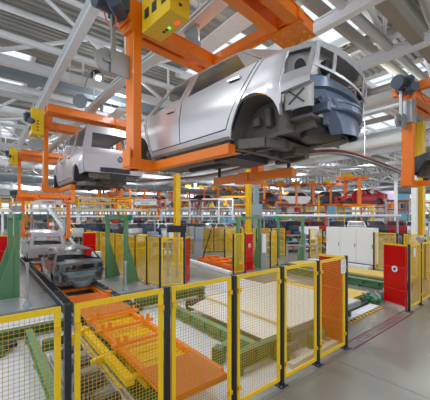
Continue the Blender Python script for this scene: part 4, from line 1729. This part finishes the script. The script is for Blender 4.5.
# gantry frames deep in the hall: posts, beams, pipes
def gantry(px, Y, wd, z1, m, m2, label, group):
    x, y = P(px, Y)
    t = empty('gantry_frame', (x, y, 0), -TH+random.uniform(-.25, .25), label, 'gantry', group)
    for s in (-1, 1):
        MB().box(s*wd/2-.08, s*wd/2+.08, -.08, .08, 0, z1).build('upright', m, t)
    b = MB()
    b.bar((-wd/2, 0, z1), (wd/2, 0, z1), .14, .2)
    b.bar((-wd/2, 0, z1-.9), (wd/2, 0, z1-.9), .1, .12)
    b.build('cross_beam', m2, t)
    for q in (-1, 1):
        MB().bar((q*wd/2, 0, z1-1.6), (q*(wd/2-.9), 0, z1), .08, .08).build('knee_brace', m, t)
    for q in range(4):
        xx = wd*(-.4+.27*q)
        MB().tube((xx, 0, z1), (xx, 0, z1-random.uniform(1.0, 2.6)), .03, 6).build('tool_hanger', 'steel', t)
    for q in range(2):
        xx = wd*(-.25+.5*q)
        MB().box(xx-.2, xx+.2, -.15, .15, z1-.75, z1-.3).build('tool_box', random.choice(['orange', 'yellow', 'motor', 'carred']), t)


for Y, n, px0, px1, z1, lab in ((32.2, 9, 88, 245, 4.9, 'behind the far conveyor housing'), (30, 8, 262, 425, 4.7, 'at the right behind the car line'), (45, 14, 10, 300, 5.6, 'in the depth of the hall'),
                                (56, 14, 90, 420, 6.2, 'farthest back'), (38.6, 12, 100, 330, 5.3, 'behind the small orange carriers')):
    for i in range(n):
        px = px0+(px1-px0)*(i+.5)/n+random.uniform(-3, 3)
        gantry(px, Y+random.uniform(-.3, .3), random.uniform(2.2, 3.6), z1*random.uniform(.86, 1.06), random.choice(['yellow2', 'white', 'steel', 'orange', 'grey']), random.choice(['orange', 'white', 'yellow2', 'brown', 'steel']),
               'gantry frame with hanging tools %s, %s from left' % (lab, ORDS[i]), 'gantry frames '+lab)

# beacons on the right fence
for i, (u, z, mm) in enumerate(((10.75, 1.98, 'redled'), (11.05, 1.98, 'greenled'))):
    t = empty('beacon', (u+.2, 3.1, z), 0, ['grey sensor head with a red end on the right fence', 'grey sensor head with a green end on the right fence'][i], 'sensor')
    MB().box(-.02, .02, -.02, .02, .0, .1).build('bracket', 'steel', t)
    MB().tube((-.12, 0, .16), (.1, 0, .16), .07, 12).build('head', 'grey', t)
    MB().tube((.1, 0, .16), (.14, 0, .16), .065, 12).build('lens', mm, t)

# spotlight, frame and disc near the second carrier
x, y, z = at_depth(95, 73, 12)
t = empty('spotlight', (x, y, z), .4, 'black spotlight with a bright bulb under the roof left of the orange post', 'lamp')
MB().tube((0, 0, 0), (.05, -.12, -.2), .2, 14, .26).build('reflector_hood', 'black', t)
MB().tube((.05, -.12, -.19), (.06, -.14, -.3), .14, 12, .09).build('bulb', 'tube', t)
MB().tube((0, 0, 0), (0, 0, 9.99-z), .025, 6).build('hanger_rod', 'steel', t)
x, y, z = at_depth(76.5, 64, 10.5)
t = empty('cable_hanger', (x, y, z), -.3, 'white rectangular cable frame hanging under the roof at the left', 'frame')
b = MB()
for s in (-1, 1):
    b.bar((s*.22, 0, -.25), (s*.22, 0, .3), .07, .07)
    b.bar((-.22, 0, s*.22), (.22, 0, s*.22), .07, .07)
b.build('frame_bars', 'white', t)
MB().box(-.25, .25, -.02, .02, -.75, -.68).bar((-.2, 0, -.7), (-.2, 0, -.25), .03, .03).bar((.2, 0, -.7), (.2, 0, -.25), .03, .03).build('lower_bracket', 'white2', t)
MB().tube((0, 0, .28), (0, 0, 9.99-z), .03, 6).build('hanger_rod', 'white', t)
x, y, z = at_depth(80, 101, 10)
t = empty('convex_mirror', (x, y, z), -.6, 'bluish round mirror hanging above the second orange carrier', 'mirror')
MB().tube((0, -.02, 0), (0, .02, 0), .24, 22).build('mirror_disc', 'bluegrey', t)
MB().bar((0, .03, .0), (.35, .03, 1.2), .03, .03).build('bracket', 'steel', t)
